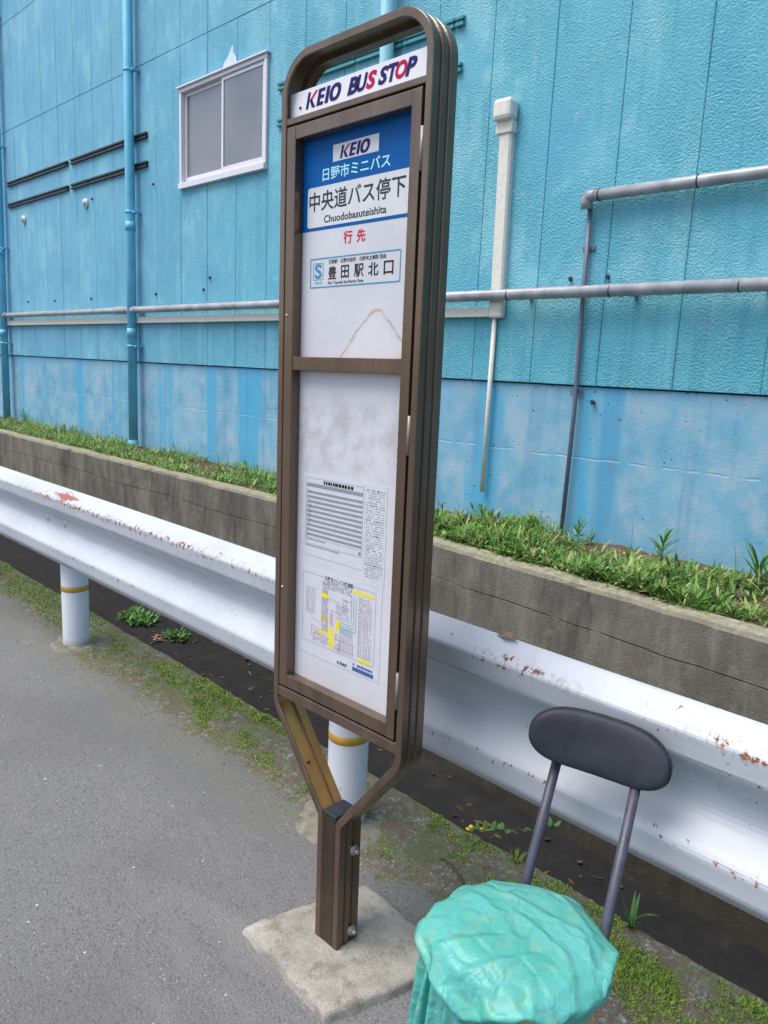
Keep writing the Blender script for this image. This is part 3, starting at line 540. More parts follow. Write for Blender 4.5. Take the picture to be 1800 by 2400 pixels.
def blob_disc(x, y, r, h, mat, seed, name, parent, sq=1.0):
    mb = MB(); nn = 72; vs = []; fs = []
    for j in range(8):
        k = j / 7
        for i in range(nn):
            a = 2 * math.pi * i / nn; rr = r * (1 + 0.30 * fbm(math.cos(a) * 1.1 + seed, math.sin(a) * 1.1, seed, 2) + 0.10 * fbm(math.cos(a) * 5 + seed, math.sin(a) * 5, seed)) * k
            vs.append((x + rr * math.cos(a) * sq, y + rr * math.sin(a), 0.001 + h * (1 - k ** 4) + (0.004 * fbm(rr * 40 * math.cos(a), rr * 40 * math.sin(a), seed)) * (1 if k < 1 else 0) - (0.008 if k == 1 else 0)))
    for j in range(7):
        for i in range(nn): fs.append((j * nn + i, j * nn + (i + 1) % nn, (j + 1) * nn + (i + 1) % nn, (j + 1) * nn + i))
    mb.add(vs, fs, 0, True); return gpart(mb, name, mat, parent)
for x, sd, r, sq in ((-5.83, 3, 0.15, 1), (-3.745, 1, 0.135, 1.15), (-1.652, 2, 0.185, 1.05), (0.44, 4, 0.15, 1)):
    mb = MB(); mb.lathe([(0.0665, 0.0), (0.0665, 0.77), (0.060, 0.78), (0.0, 0.782)], 48, (x, 1.600, 0)); po = gpart(mb, 'post', POST)
    mb = MB(); zc = 0.316; mb.lathe([(0.0668, zc - 0.0145), (0.0676, zc - 0.0140), (0.0676, zc + 0.0140), (0.0668, zc + 0.0145)], 48, (x, 1.600, 0)); gpart(mb, 'reflective_band', STRIPE, po)
    mb = MB(); mb.box(x - 0.035, x + 0.035, 1.517, 1.545, 0.60, 0.74, bev=0.003); gpart(mb, 'bracket', POST, po)
    blob_disc(x, 1.600, r, 0.013, PATCH, sd, 'mortar_collar', po, sq)

# ------------------------------------------------------------------ bus stop sign
LEAN = -0.009
sg = thing('bus_stop_sign', 'brown framed bus stop sign board standing on a concrete block beside the road', 'bus stop sign', (-1.26, 1.203, 0.0), (0, math.atan(LEAN), 0))
sb = lambda mb, name, mats, parent=sg: mb.build(name, mats, parent)
# loop extrusion
W2 = 0.2335
half = [(0.0425, 0, 0.0), (0.0425, 0, 0.372), (W2, 0, 0.612), (W2, 0, 2.198), (0.0, 0, 2.198)]
pr_ = fillet(half, [0.018, 0.075, 0.098], 14); path = [Vector((p.x, p.z)) for p in pr_]; path = path + [Vector((-p.x, p.y)) for p in reversed(path[:-1])]
profF = [(0.0, -0.0365), (0.0, -0.020), (0.004, -0.018), (0.004, -0.0115), (0.0, -0.0095), (0.0, 0.0045), (0.004, 0.0065), (0.004, 0.013), (0.0, 0.015), (0.0, 0.0355), (0.0015, 0.037),
         (0.0175, 0.037), (0.0175, 0.013), (0.0085, 0.011), (0.0085, -0.0335), (0.0185, -0.0335), (0.0185, -0.0365), (0.0165, -0.038), (0.0015, -0.038)]
secs = []
for i, p in enumerate(path):
    d0 = (p - path[i - 1]).normalized() if i > 0 else (path[1] - p).normalized(); d1 = (path[i + 1] - p).normalized() if i < len(path) - 1 else d0
    n0 = Vector((-d0.y, d0.x)); n1 = Vector((-d1.y, d1.x)); m = (n0 + n1).normalized(); k = 1.0 / max(0.3, m.dot(n0))
    secs.append([(p.x + m.x * k * a, y, p.y + m.y * k * a) for a, y in profF])
mb = MB(); mb.sweep(secs); frame = sb(mb, 'frame', [BRZ, ARM_LIT])
for pg in frame.data.polygons:      # sky reflection on the inner faces of the splayed arms, put in as golden colour
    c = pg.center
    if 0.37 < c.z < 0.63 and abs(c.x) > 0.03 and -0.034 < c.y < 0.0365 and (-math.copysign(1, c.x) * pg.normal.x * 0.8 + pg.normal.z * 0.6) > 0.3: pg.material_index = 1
mb = MB(); mb.box(-0.0238, 0.0238, -0.0372, 0.034, 0.0, 0.386, bev=0.0012); post = sb(mb, 'post', mat_bronze('brown_post_paint', 0.45))
mb = MB(); mb.box(-0.0245, 0.0245, -0.0375, 0.0345, 0.3862, 0.393, bev=0.0015); sb(mb, 'cap', BLACKM, post)
for z in (0.290, 0.058):
    mb = MB()
    for k, (r, a, b, nseg) in enumerate(((0.0135, 0.0425, 0.0445, 20), (0.0105, 0.0445, 0.0505, 6), (0.0055, 0.0505, 0.0585, 12))): mb.tube([(a, 0.012, z), (b, 0.012, z)], r, nseg, smooth=(nseg > 6))
    sb(mb, 'bolt', STEEL, post)
    mb = MB(); mb.tube([(-0.0425, 0.012, z), (-0.048, 0.012, z)], 0.010, 12); sb(mb, 'bolt', STEEL, post)
for sx in (1,):
    for (x, y, z) in ((-0.115, -0.012, 0.478), (-0.118, 0.024, 0.474)):
        mb = MB(); bm = bmesh.new(); bmesh.ops.create_uvsphere(bm, u_segments=10, v_segments=6, radius=0.005); mb.addbm(bm, 0, True, Matrix.Translation((x, y, z))); sb(mb, 'rivet', BRZ_D, frame)
# rails, header
mb = MB(); mb.box(-0.2155, 0.2155, -0.0362, 0.030, 2.046, 2.0605, bev=0.002); sb(mb, 'cross_rail', BRZ); mb = MB(); mb.box(-0.2155, 0.2155, -0.0362, 0.030, 0.640, 0.667, bev=0.002); sb(mb, 'cross_rail', BRZ)
mb = MB(); mb.box(-0.2245, 0.2245, -0.019, -0.012, 2.058, 2.1195, bev=0.001); header = sb(mb, 'header_board', WHITEP)
mb = MB()
for x in (-0.186,):
    bm = bmesh.new(); bmesh.ops.create_uvsphere(bm, u_segments=10, v_segments=6, radius=0.0035); mb.addbm(bm, 0, True, Matrix.Translation((x, -0.0195, 2.084)))
sb(mb, 'screw', BRZ_D, header)

def text_mesh(body, box, y, mb, mi, offset=0.0, shear=0.0, keep=False):
    cu = bpy.data.curves.new('t', 'FONT'); cu.body = body; cu.size = 1.0; cu.offset = offset; cu.shear = shear; cu.resolution_u = 3
    ob = bpy.data.objects.new('t', cu); COL.objects.link(ob); dg = bpy.context.evaluated_depsgraph_get(); dg.update()
    me = ob.evaluated_get(dg).to_mesh(); co = [v.co.copy() for v in me.vertices]; fs = [tuple(p.vertices) for p in me.polygons]
    ob.evaluated_get(dg).to_mesh_clear(); bpy.data.objects.remove(ob); bpy.data.curves.remove(cu)
    if not co: return
    ax = min(c.x for c in co); bx = max(c.x for c in co); ay = min(c.y for c in co); by = max(c.y for c in co); x0, x1, z0, z1 = box
    mb.add([(x0 + (c.x - ax) / (bx - ax) * (x1 - x0), y, z0 + (c.y - ay) / (by - ay) * (z1 - z0)) for c in co], fs, mi)
def quad(mb, x0, x1, z0, z1, y, mi): mb.add([(x0, y, z0), (x1, y, z0), (x1, y, z1), (x0, y, z1)], [(0, 1, 2, 3)], mi)
def line(mb, a, b, w, y, mi):
    a = Vector(a); b = Vector(b); d = (b - a).normalized(); n = Vector((-d.y, d.x)) * w / 2
    mb.add([(q.x, y, q.y) for q in (a - n, b - n, b + n, a + n)], [(0, 1, 2, 3)], mi)
def rrect(mb, x0, x1, z0, z1, r, y, mi, left_only=False, n=6):
    pts = []
    for (cx_, cz_, a0) in ((x1 - r, z0 + r, -90), (x1 - r, z1 - r, 0), (x0 + r, z1 - r, 90), (x0 + r, z0 + r, 180)):
        for k in range(n + 1): a = rad(a0 + 90 * k / n); pts.append((cx_ + r * math.cos(a), y, cz_ + r * math.sin(a)))
    mb.add(pts, [tuple(range(len(pts)))], mi); return pts
def rring(mb, x0, x1, z0, z1, r, w, y, mi, n=6):
    o = []; i_ = []
    for (sx_, sz_, a0) in ((1, 0, -90), (1, 1, 0), (0, 1, 90), (0, 0, 180)):
        for k in range(n + 1):
            a = rad(a0 + 90 * k / n); cx_ = x1 - r if sx_ else x0 + r; cz_ = z1 - r if sz_ else z0 + r
            o.append((cx_ + r * math.cos(a), y, cz_ + r * math.sin(a))); i_.append((cx_ + (r - w) * math.cos(a), y, cz_ + (r - w) * math.sin(a)))
    m = len(o); mb.add(o + i_, [(k, (k + 1) % m, m + (k + 1) % m, m + k) for k in range(m)], mi)
def logo(mb, x0, x1, z0, z1, y, navy, red):     # slanted four-letter wordmark with a red flash on its first letter
    w = x1 - x0; hh = z1 - z0; sl = 0.26
    def P(u, v): return (x0 + u * w + (v - 0.5) * 0.0 + v * sl * hh - 0.0, y, z0 + v * hh)
    def poly(pts, mi): mb.add([P(*p) for p in pts], [tuple(range(len(pts)))], mi)
    poly([(-0.01, 0), (0.065, 0), (0.065, 1), (-0.01, 1)], navy)
    poly([(0.075, 0.50), (0.20, 1.0), (0.275, 1.0), (0.155, 0.52), (0.12, 0.40)], red)
    poly([(0.075, 0.46), (0.175, 0.0), (0.275, 0.0), (0.125, 0.56)], navy)
    e0, e1 = 0.30, 0.49
    poly([(e0, 0), (e0 + 0.085, 0), (e0 + 0.085, 1), (e0, 1)], navy)
    for v in (0.0, 0.40, 0.80): poly([(e0 + 0.085, v), (e1, v), (e1, v + 0.20), (e0 + 0.085, v + 0.20)], navy)
    poly([(0.535, 0), (0.63, 0), (0.63, 1), (0.535, 1)], navy)
    n = 28; o = []; q = []
    for k in range(n):
        a = 2 * math.pi * k / n; o.append(P(0.80 + 0.155 * math.copysign(abs(math.cos(a)) ** 0.85, math.cos(a)), 0.5 + 0.52 * math.copysign(abs(math.sin(a)) ** 0.85, math.sin(a)))); q.append(P(0.80 + 0.068 * math.cos(a), 0.5 + 0.30 * math.sin(a)))
    mb.add(o + q, [(k, (k + 1) % n, n + (k + 1) % n, n + k) for k in range(n)], navy)
mb = MB(); yh = -0.0196; z0, z1 = 2.0765, 2.1105
logo(mb, -0.166, -0.0475, z0, z1, yh, 0, 1)
cells = [('B', -0.0285, 0.0065, 0), ('U', 0.0015, 0.0355, 0), ('S', 0.030, 0.062, 1), ('S', 0.0655, 0.0965, 0), ('T', 0.0945, 0.124, 0), ('O', 0.115, 0.148, 1), ('P', 0.1425, 0.175, 0)]
for ch, a, b, m in cells: text_mesh(ch, (a, b, z0, z1), yh - 0.0001, mb, m, 0.045, 0.28)
sb(mb, 'lettering', [NAVY, RED], header)

# door and its notices
mb = MB(); dx0, dx1, dz0, dz1 = -0.2130, 0.2065, 0.672, 2.042; wx0, wx1 = -0.182, 0.180; wz0, wz1 = 0.705, 2.012; yf, yb = -0.036, -0.0095
mb.box(dx0, wx0, yf, yb, dz0, dz1, bev=0.0015); mb.box(wx1, dx1, yf, yb, dz0, dz1, bev=0.0015)
mb.box(wx0, wx1, yf + 0.0003, yb, dz0 + 0.0003, wz0, bev=0.0015); mb.box(wx0, wx1, yf + 0.0003, yb, wz1, dz1 - 0.0003, bev=0.0015); mb.box(wx0, wx1, yf + 0.002, yb, 1.490, 1.522, bev=0.0015)
door = sb(mb, 'door', BRZ)
for z0, z1 in ((1.886, 1.969), (1.322, 1.405), (0.749, 0.835)):
    mb = MB(); mb.tube([(0.2105, -0.0345, z0), (0.2105, -0.0345, z1)], 0.0042, 12); mb.box(0.2070, 0.2145, -0.033, -0.029, z0, z1); sb(mb, 'hinge', HINGE, door)
for (x, z) in ((-0.203, 1.619), (-0.204, 0.940)):
    mb = MB(); bm = bmesh.new(); bmesh.ops.create_uvsphere(bm, u_segments=10, v_segments=6, radius=0.0035); mb.addbm(bm, 0, True, Matrix.Translation((x, -0.0362, z))); sb(mb, 'screw', STEEL, door)
mb = MB(); mb.box(-0.2145, 0.2145, 0.024, 0.031, 0.668, 2.045); mb.box(-0.2145, 0.2145, -0.0005, 0.0238, 0.668, 0.69); mb.box(-0.2145, 0.2145, -0.0005, 0.0238, 2.03, 2.045); sb(mb, 'back_panel', BRZ_D)
mb = MB(); mb.box(-0.2115, 0.2045, -0.0080, -0.003, 0.692, 2.028); pan = sb(mb, 'notice_board', PANEL)
YP = -0.0083; e = 0.00025
# upper notice
mb = MB(); UM = [BLUE, BOXW, NAVY, RED, CYAN, INK, RED2, BORDER, BLACK]
mb.add([(-0.189, YP, 1.811), (0.1995, YP, 1.811), (0.1995, YP, 2.026), (-0.189, YP, 2.026)], [(0, 1, 2, 3)], 0)
quad(mb, -0.081, 0.064, 1.9535, 1.989, YP - e, 1); logo(mb, -0.057, 0.038, 1.957, 1.984, YP - 2 * e, 2, 3)
text_mesh('日野市ミニバス', (-0.115, 0.100, 1.917, 1.945), YP - e, mb, 4, 0.012)
rrect(mb, -0.166, 0.1965, 1.8185, 1.907, 0.007, YP - e, 1)
text_mesh('中央道バス停下', (-0.160, 0.148, 1.853, 1.897), YP - 2 * e, mb, 5, 0.015)
text_mesh('Chuodobasuteishita', (-0.107, 0.094, 1.8255, 1.842), YP - 2 * e, mb, 5, 0.02)
text_mesh('行', (-0.039, -0.010, 1.774, 1.802), YP - e, mb, 6, 0.020); text_mesh('先', (0.004, 0.032, 1.774, 1.801), YP - e, mb, 6, 0.020)
rring(mb, -0.152, 0.142, 1.682, 1.749, 0.0035, 0.0028, YP - e, 7)
rring(mb, -0.141, -0.105, 1.700, 1.738, 0.002, 0.0013, YP - e, 7); text_mesh('S', (-0.136, -0.110, 1.703, 1.736), YP - e, mb, 7, 0.03)
text_mesh('市内', (-0.134, -0.110, 1.6895, 1.697), YP - e, mb, 7, 0.0)
text_mesh('日野駅・日野市役所・日野市立病院 経由', (-0.086, 0.098, 1.7335, 1.743), YP - e, mb, 8, 0.01)
for ch, a, b in (('豊', -0.088, -0.060), ('田', -0.044, -0.018), ('駅', -0.001, 0.030), ('北', 0.044, 0.076), ('口', 0.092, 0.121)): text_mesh(ch, (a, b, 1.6995, 1.728), YP - e, mb, 8, 0.012)
text_mesh('For Toyoda Sta.North Gate', (-0.087, 0.030, 1.6865, 1.695), YP - e, mb, 8, 0.014)
sb(mb, 'route_notice', UM, pan)
# timetable sheets
rt = random.Random(3)
mb = MB(); TM = [PAPER, GREYB, GREYT, BLACK]
mb.box(-0.160, 0.0605, YP - 0.0004, YP + 0.0001, 1.035, 1.240); mb.box(0.0612, 0.131, YP - 0.0004, YP + 0.0001, 1.004, 1.240); yq = YP - 0.0004 - e
x0, x1 = -0.149, 0.055; rring(mb, x0, x1, 1.064, 1.231, 0.0012, 0.0009, yq, 2)
quad(mb, x0 + 0.002, x1 - 0.002, 1.2085, 1.2175, yq, 1)
x = -0.085
while x < 0.018: wd = rt.uniform(0.004, 0.011); quad(mb, x, x + wd, 1.2195, 1.2275, yq, 3); x += wd + rt.uniform(0.0012, 0.003)
for k in range(10):
    z = 1.1985 - k * 0.0119; quad(mb, x0 + 0.006, x1 - 0.002, z - 0.0062, z, yq, 1)
for k in range(24): quad(mb, x0 + 0.0015, x0 + 0.0045, 1.2 - k * 0.0052, 1.2025 - k * 0.0052, yq, 2)
for k in range(20): quad(mb, x0 + 0.008, x0 + 0.008 + rt.choice((0.003, 0.008, 0.013)), 1.1975 - k * 0.00595, 1.1993 - k * 0.00595, yq - e, 2)
for a in (0.31, 0.62, 0.86): quad(mb, x0 + (x1 - x0) * a, x0 + (x1 - x0) * a + 0.0005, 1.066, 1.080, yq, 2)
quad(mb, x0, x1, 1.0802, 1.0808, yq, 2); x = x0 + 0.004
while x < x0 + 0.075: wd = rt.uniform(0.002, 0.005); quad(mb, x, x + wd, 1.0745, 1.0775, yq, 2); x += wd + 0.001
x = x0
while x < x0 + 0.125: wd = rt.uniform(0.002, 0.006); quad(mb, x, x + wd, 1.0585, 1.0615, yq, 2); x += wd + 0.001
quad(mb, x1 - 0.011, x1 - 0.003, 1.068, 1.076, yq, 2)
for k in range(36):
    z = 1.228 - k * 0.0058; hd = k % 6 == 0; x = 0.066
    while x < 0.124:
        wd = rt.uniform(0.0015, 0.0045) if x < 0.092 else rt.uniform(0.003, 0.009)
        if rt.random() < (0.85 if x > 0.092 else 0.75): quad(mb, x, min(x + wd, 0.125), z - (0.0024 if hd or x < 0.09 else 0.0016), z, yq, 3 if hd and x < 0.1 else 2)
        x += wd + rt.uniform(0.001, 0.0035)
sb(mb, 'timetable', TM, pan)
# route map
mb = MB(); MM = [PAPER, YEL, TEAL, PINK, LAV, BLACK, BLUEB, GREYT]
mb.box(-0.165, 0.1275, YP - 0.0004, YP + 0.0001, 0.775, 1.0035)
rring(mb, -0.1545, 0.1085, 0.808, 0.9895, 0.008, 0.0009, yq, 7)
quad(mb, -0.072, 0.033, 0.983, 0.996, yq - e, 0); text_mesh('日野市ミニバス路線図', (-0.069, 0.030, 0.9835, 0.994), yq - 2 * e, mb, 5, 0.02)
def ticks(xa, xb, za, zb, step, horiz, mi, wmin=0.002, wmax=0.006, th=0.0022, p=0.85):
    if horiz:
        z = za
        while z > zb:
            x = xa
            while x < xb:
                wd = rt.uniform(wmin, wmax)
                if rt.random() < p: quad(mb, x, min(x + wd, xb), z - th, z, yq - e, mi)
                x += wd + rt.uniform(0.0008, 0.002)
            z -= step
    else:
        x = xa
        while x < xb:
            z = za
            while z > zb:
                wd = rt.uniform(wmin, wmax)
                if rt.random() < p: quad(mb, x, x + th, max(z - wd, zb), z, yq - e, mi)
                z -= wd + rt.uniform(0.0008, 0.002)
            x += step
for a in (((0.029, 0.101), (0.9735, 0.981)), ((-0.083, -0.056), (0.937, 0.949)), ((-0.094, -0.053), (0.841, 0.850)), ((0.055, 0.096), (0.8085, 0.8175)), ((-0.051, -0.035), (0.814, 0.866)), ((-0.027, -0.012), (0.866, 0.890)), ((-0.084, -0.055), (0.881, 0.890))): quad(mb, *a[0], *a[1], yq, 1)
for off in (0, 0.008, 0.016):
    line(mb, (0.027 + off, 0.965 - off * 0.2), (0.027 + off, 0.888 - off * 0.75), 0.0014, yq, 2); line(mb, (0.0275 + off, 0.888 - off * 0.75), (-0.015, 0.888 - off * 0.75), 0.0014, yq, 2)
for k in range(5): line(mb, (-0.012, 0.874 - k * 0.0034), (0.034, 0.872 - k * 0.0034), 0.0012, yq, 2)
for (a, b) in (((-0.135, 0.952), (-0.135, 0.888)), ((-0.135, 0.888), (-0.120, 0.880)), ((-0.122, 0.876), (-0.088, 0.868)), ((-0.117, 0.856), (-0.088, 0.848)), ((-0.117, 0.856), (-0.117, 0.828)), ((-0.045, 0.911), (-0.010, 0.909)), ((-0.045, 0.911), (-0.045, 0.872)), ((-0.110, 0.836), (-0.050, 0.834)), ((-0.110, 0.826), (-0.050, 0.822)), ((-0.030, 0.842), (0.042, 0.840)), ((-0.030, 0.818), (0.042, 0.821)), ((0.063, 0.972), (0.063, 0.818)), ((0.084, 0.970), (0.084, 0.818)), ((0.0, 0.945), (0.025, 0.948)), ((-0.012, 0.850), (-0.012, 0.808))): line(mb, a, b, 0.0013, yq, 3)
for (a, b) in (((-0.055, 0.940), (-0.020, 0.935)), ((-0.020, 0.935), (-0.020, 0.912))): line(mb, a, b, 0.001, yq, 7)
ticks(-0.141, -0.106, 0.952, 0.885, 0.0062, True, 4); ticks(-0.081, -0.056, 0.936, 0.852, 0.0048, True, 7); ticks(-0.08, -0.058, 0.978, 0.95, 0.0045, True, 7); ticks(-0.060, 0.028, 0.982, 0.962, 0.0052, False, 7)
ticks(-0.028, 0.020, 0.93, 0.893, 0.0055, True, 4); ticks(0.052, 0.060, 0.966, 0.82, 0.0055, True, 7); ticks(0.067, 0.081, 0.966, 0.82, 0.0055, True, 4); ticks(0.088, 0.097, 0.962, 0.82, 0.0055, True, 4)
ticks(-0.112, -0.055, 0.845, 0.815, 0.006, False, 4); ticks(-0.028, 0.040, 0.856, 0.812, 0.0062, False, 4); ticks(-0.048, -0.037, 0.902, 0.868, 0.005, True, 3); ticks(-0.005, 0.012, 0.95, 0.915, 0.005, True, 4)
logo(mb, -0.019, 0.017, 0.7805, 0.7885, yq, 5, 5); ticks(0.038, 0.106, 0.7995, 0.7935, 0.009, True, 6, 0.003, 0.007, 0.006, 0.95); quad(mb, 0.036, 0.1085, 0.780, 0.790, yq, 6)
sb(mb, 'route_map', MM, pan)

# concrete block under the sign
bm = bmesh.new(); cr = [(-1.448, 1.047), (-1.090, 1.022), (-0.985, 1.372), (-1.350, 1.402)]
N = 26; mb = MB(); grid_ = []
for i in range(N + 1):
    for j in range(N + 1):
        u, v = i / N, j / N; p = [(cr[0][k] * (1 - u) + cr[1][k] * u) * (1 - v) + (cr[3][k] * (1 - u) + cr[2][k] * u) * v for k in (0, 1)]
        ed = min(u, v, 1 - u, 1 - v); fr = 1.0 - min(1, v / 0.10); wob = 0.006 * fbm(p[0] * 16, p[1] * 16, 3)
        z = 0.025 + 0.004 * fbm(p[0] * 9, p[1] * 9, 5) + 0.0015 * fbm(p[0] * 50, p[1] * 50, 6)
        if ed < 1e-6: z -= 0.003
        hole = math.hypot(p[0] + 1.234, p[1] - 1.122); z -= 0.007 * max(0, 1 - hole / 0.016)
        grid_.append((p[0] + (wob if u in (0, 1) else 0), p[1] + (wob if v in (0, 1) else 0) + (0.018 * max(0, fbm(p[0] * 8, 2.2)) if v == 0 else 0), z))
fs = [(i * (N + 1) + j, (i + 1) * (N + 1) + j, (i + 1) * (N + 1) + j + 1, i * (N + 1) + j + 1) for i in range(N) for j in range(N)]
mb.add(grid_, fs, 0, True)
bord = [i * (N + 1) for i in range(N + 1)] + [N * (N + 1) + j for j in range(1, N + 1)] + [i * (N + 1) + N for i in range(N - 1, -1, -1)] + [j for j in range(N - 1, 0, -1)]
cxs, cys = -1.23, 1.21; vs = []; m = len(bord)
for k in bord:
    x, y, z = grid_[k]; o = 0.006 + 0.007 * fbm(x * 14, y * 14, 8); vs.append((x, y, z)); dx, dy = x - cxs, y - cys; l = math.hypot(dx, dy)
    vs.append((x + dx / l * o * 0.6, y + dy / l * o * 0.6, 0.014 + 0.003 * fbm(x * 30, y * 30))); vs.append((x + dx / l * o * 1.8, y + dy / l * o * 1.8, -0.01))
mb.add(vs, [(3 * k + q, 3 * k + q + 1, 3 * ((k + 1) % m) + q + 1, 3 * ((k + 1) % m) + q) for k in range(m) for q in range(2)], 0, True)
o = mb.build('concrete_base', SLAB); o.parent = sg; o.matrix_parent_inverse = (Matrix.Translation(sg.location) @ sg.rotation_euler.to_matrix().to_4x4()).inverted()

# ------------------------------------------------------------------ chair and its bag
CX, CY = -0.662, 1.125
ch = thing('chair', 'old round-seat chair with a black padded backrest beside the bus stop sign', 'chair', (CX, CY, 0.0))
mb = MB(); mb.lathe([(0.0, 0.398), (0.130, 0.398), (0.146, 0.402), (0.152, 0.412), (0.152, 0.428), (0.144, 0.440), (0.10, 0.450), (0.0, 0.452)], 48); mb.build('seat', VINYL, ch)
mb = MB(); mb.lathe([(0.136, 0.360), (0.142, 0.360), (0.144, 0.397), (0.128, 0.397), (0.126, 0.360), (0.136, 0.360)], 48); mb.build('seat_ring', TAN, ch)
for a in (-6, -104, 78, 170):
    mb = MB(); c, s = math.cos(rad(a)), math.sin(rad(a)); secs = []
    for z, r in (((0.395, 0.148), (0.33, 0.153), (0.2, 0.162), (0.0, 0.178)) if a == -6 else ((0.395, 0.118), (0.33, 0.121), (0.2, 0.128), (0.0, 0.140))):
        secs.append([(c * (r + i) - s * t, s * (r + i) + c * t, z) for i, t in ((-0.009, -0.021), (0.009, -0.021), (0.009, 0.021), (-0.009, 0.021))])
    mb.sweep(secs); mb.build('leg', TAN, ch)
mb = MB(); mb.lathe([(0.150, 0.165), (0.160, 0.165), (0.160, 0.178), (0.150, 0.178), (0.150, 0.165)], 40); mb.build('foot_ring', TUBEP, ch)
for (fx, fy, tx, ty) in ((-0.757, 1.268, -0.755, 1.372), (-0.563, 1.256, -0.588, 1.400)):
    mb = MB(); mb.tube(fillet([(fx * 0.6 + CX * 0.4, fy * 0.6 + CY * 0.4, 0.390), (fx - 0.0, fy + 0.008, 0.395), (tx, ty, 0.700)], [0.03], 6), 0.0108, 16)
    o = mb.build('back_post', TUBEP, ch); o.matrix_parent_inverse = Matrix.Translation(ch.location).inverted()
bm = bmesh.new(); bmesh.ops.create_uvsphere(bm, u_segments=64, v_segments=32, radius=1.0)
for v in bm.verts:
    x, y, z = v.co; sx = lambda q, p: math.copysign(abs(q) ** p, q)
    X = sx(x, 0.50) * 0.145; Z = sx(z, 0.72) * 0.0575; Y = sx(y, 0.55) * 0.019
    rr = max(0, abs(X) - 0.085) / 0.060; Z *= math.sqrt(max(0.02, 1 - 0.30 * rr * rr)) if rr > 0 else 1
    Y += -0.35 * X * X * -1.0 if False else 0.9 * X * X
    Z += 0.012 * (1 - (X / 0.143) ** 2) * (1 if z > 0 else 0.3)
    v.co = (X, -Y, Z)
mb = MB(); mb.addbm(bm, 0, True); bk = mb.build('backrest', VINYL, ch)
bk.location = (-0.672 - CX, 1.385 - CY, 0.7345); bk.rotation_euler = (rad(-14), rad(3), rad(16))
ring = []
for i in range(73):
    a = 2 * math.pi * i / 72; X = math.copysign(abs(math.cos(a)) ** 0.50, math.cos(a)) * 0.1462; Z = math.copysign(abs(math.sin(a)) ** 0.72, math.sin(a)) * 0.0582
    r_ = max(0, abs(X) - 0.085) / 0.060; Z *= math.sqrt(max(0.02, 1 - 0.30 * r_ * r_)) if r_ > 0 else 1; Z += 0.012 * (1 - (X / 0.1462) ** 2) * (1 if math.sin(a) > 0 else 0.3)
    ring.append((X, -0.9 * X * X + 0.007, Z))
mb = MB(); mb.tube(ring, 0.0026, 8, caps=False); mb.build('piping', VINYL, bk)
# torn spot on the left end of the pad
mb = MB(); bm = bmesh.new(); bmesh.ops.create_uvsphere(bm, u_segments=12, v_segments=8, radius=1.0)
mb.addbm(bm, 0, True, Matrix.Translation((-0.1335, -0.0220, 0.010)) @ Matrix.Diagonal((0.0035, 0.0035, 0.014, 1))); mb.build('torn_foam', TAN, bk)

# plastic bag pulled over the seat
TH = [-180, -163, -146, -120, -96, -61, -37, -12, 8, 18, 50, 85, 125, 152, 180]; RR = [0.172, 0.182, 0.200, 0.176, 0.165, 0.163, 0.167, 0.168, 0.180, 0.176, 0.172, 0.172, 0.166, 0.170, 0.172]
DT = [-180, -150, -118, -90, -72, -62, -53, -38, -24, -10, 2, 9, 20, 60, 120, 150, 180]; DD = [0.22, 0.27, 0.29, 0.26, 0.20, 0.105, 0.054, 0.046, 0.064, 0.058, 0.054, 0.054, 0.075, 0.08, 0.08, 0.12, 0.22]
creases = [[(-0.766, 0.972), (-0.712, 1.032), (-0.66, 1.091)], [(-0.704, 0.933), (-0.656, 1.005), (-0.603, 1.088)], [(-0.775, 1.139), (-0.705, 1.122), (-0.664, 1.097)], [(-0.687, 1.152), (-0.62, 1.14), (-0.561, 1.125), (-0.528, 1.091)], [(-0.737, 1.184), (-0.643, 1.19), (-0.573, 1.201)], [(-0.573, 1.201), (-0.543, 1.172), (-0.519, 1.143)], [(-0.745, 1.142), (-0.693, 1.183), (-0.632, 1.181)], [(-0.71, 1.137), (-0.679, 1.115), (-0.655, 1.092)], [(-0.742, 0.974), (-0.711, 1.012), (-0.675, 1.07)], [(-0.665, 1.274), (-0.603, 1.244), (-0.563, 1.217)]]
def crease_h(X, Y):
    H = np.zeros(X.shape)
    for k, l in enumerate(creases):
        for a, b in zip(l[:-1], l[1:]):
            dx, dy = b[0] - a[0], b[1] - a[1]; L2 = dx * dx + dy * dy; t = np.clip(((X - a[0]) * dx + (Y - a[1]) * dy) / L2, 0, 1); ex, ey = X - a[0] - t * dx, Y - a[1] - t * dy
            H = np.maximum(H, (0.010 if k < 6 else 0.007) * np.exp(-np.hypot(ex, ey) / np.where(dx * ey - dy * ex > 0, 0.005, 0.026)))
    return H
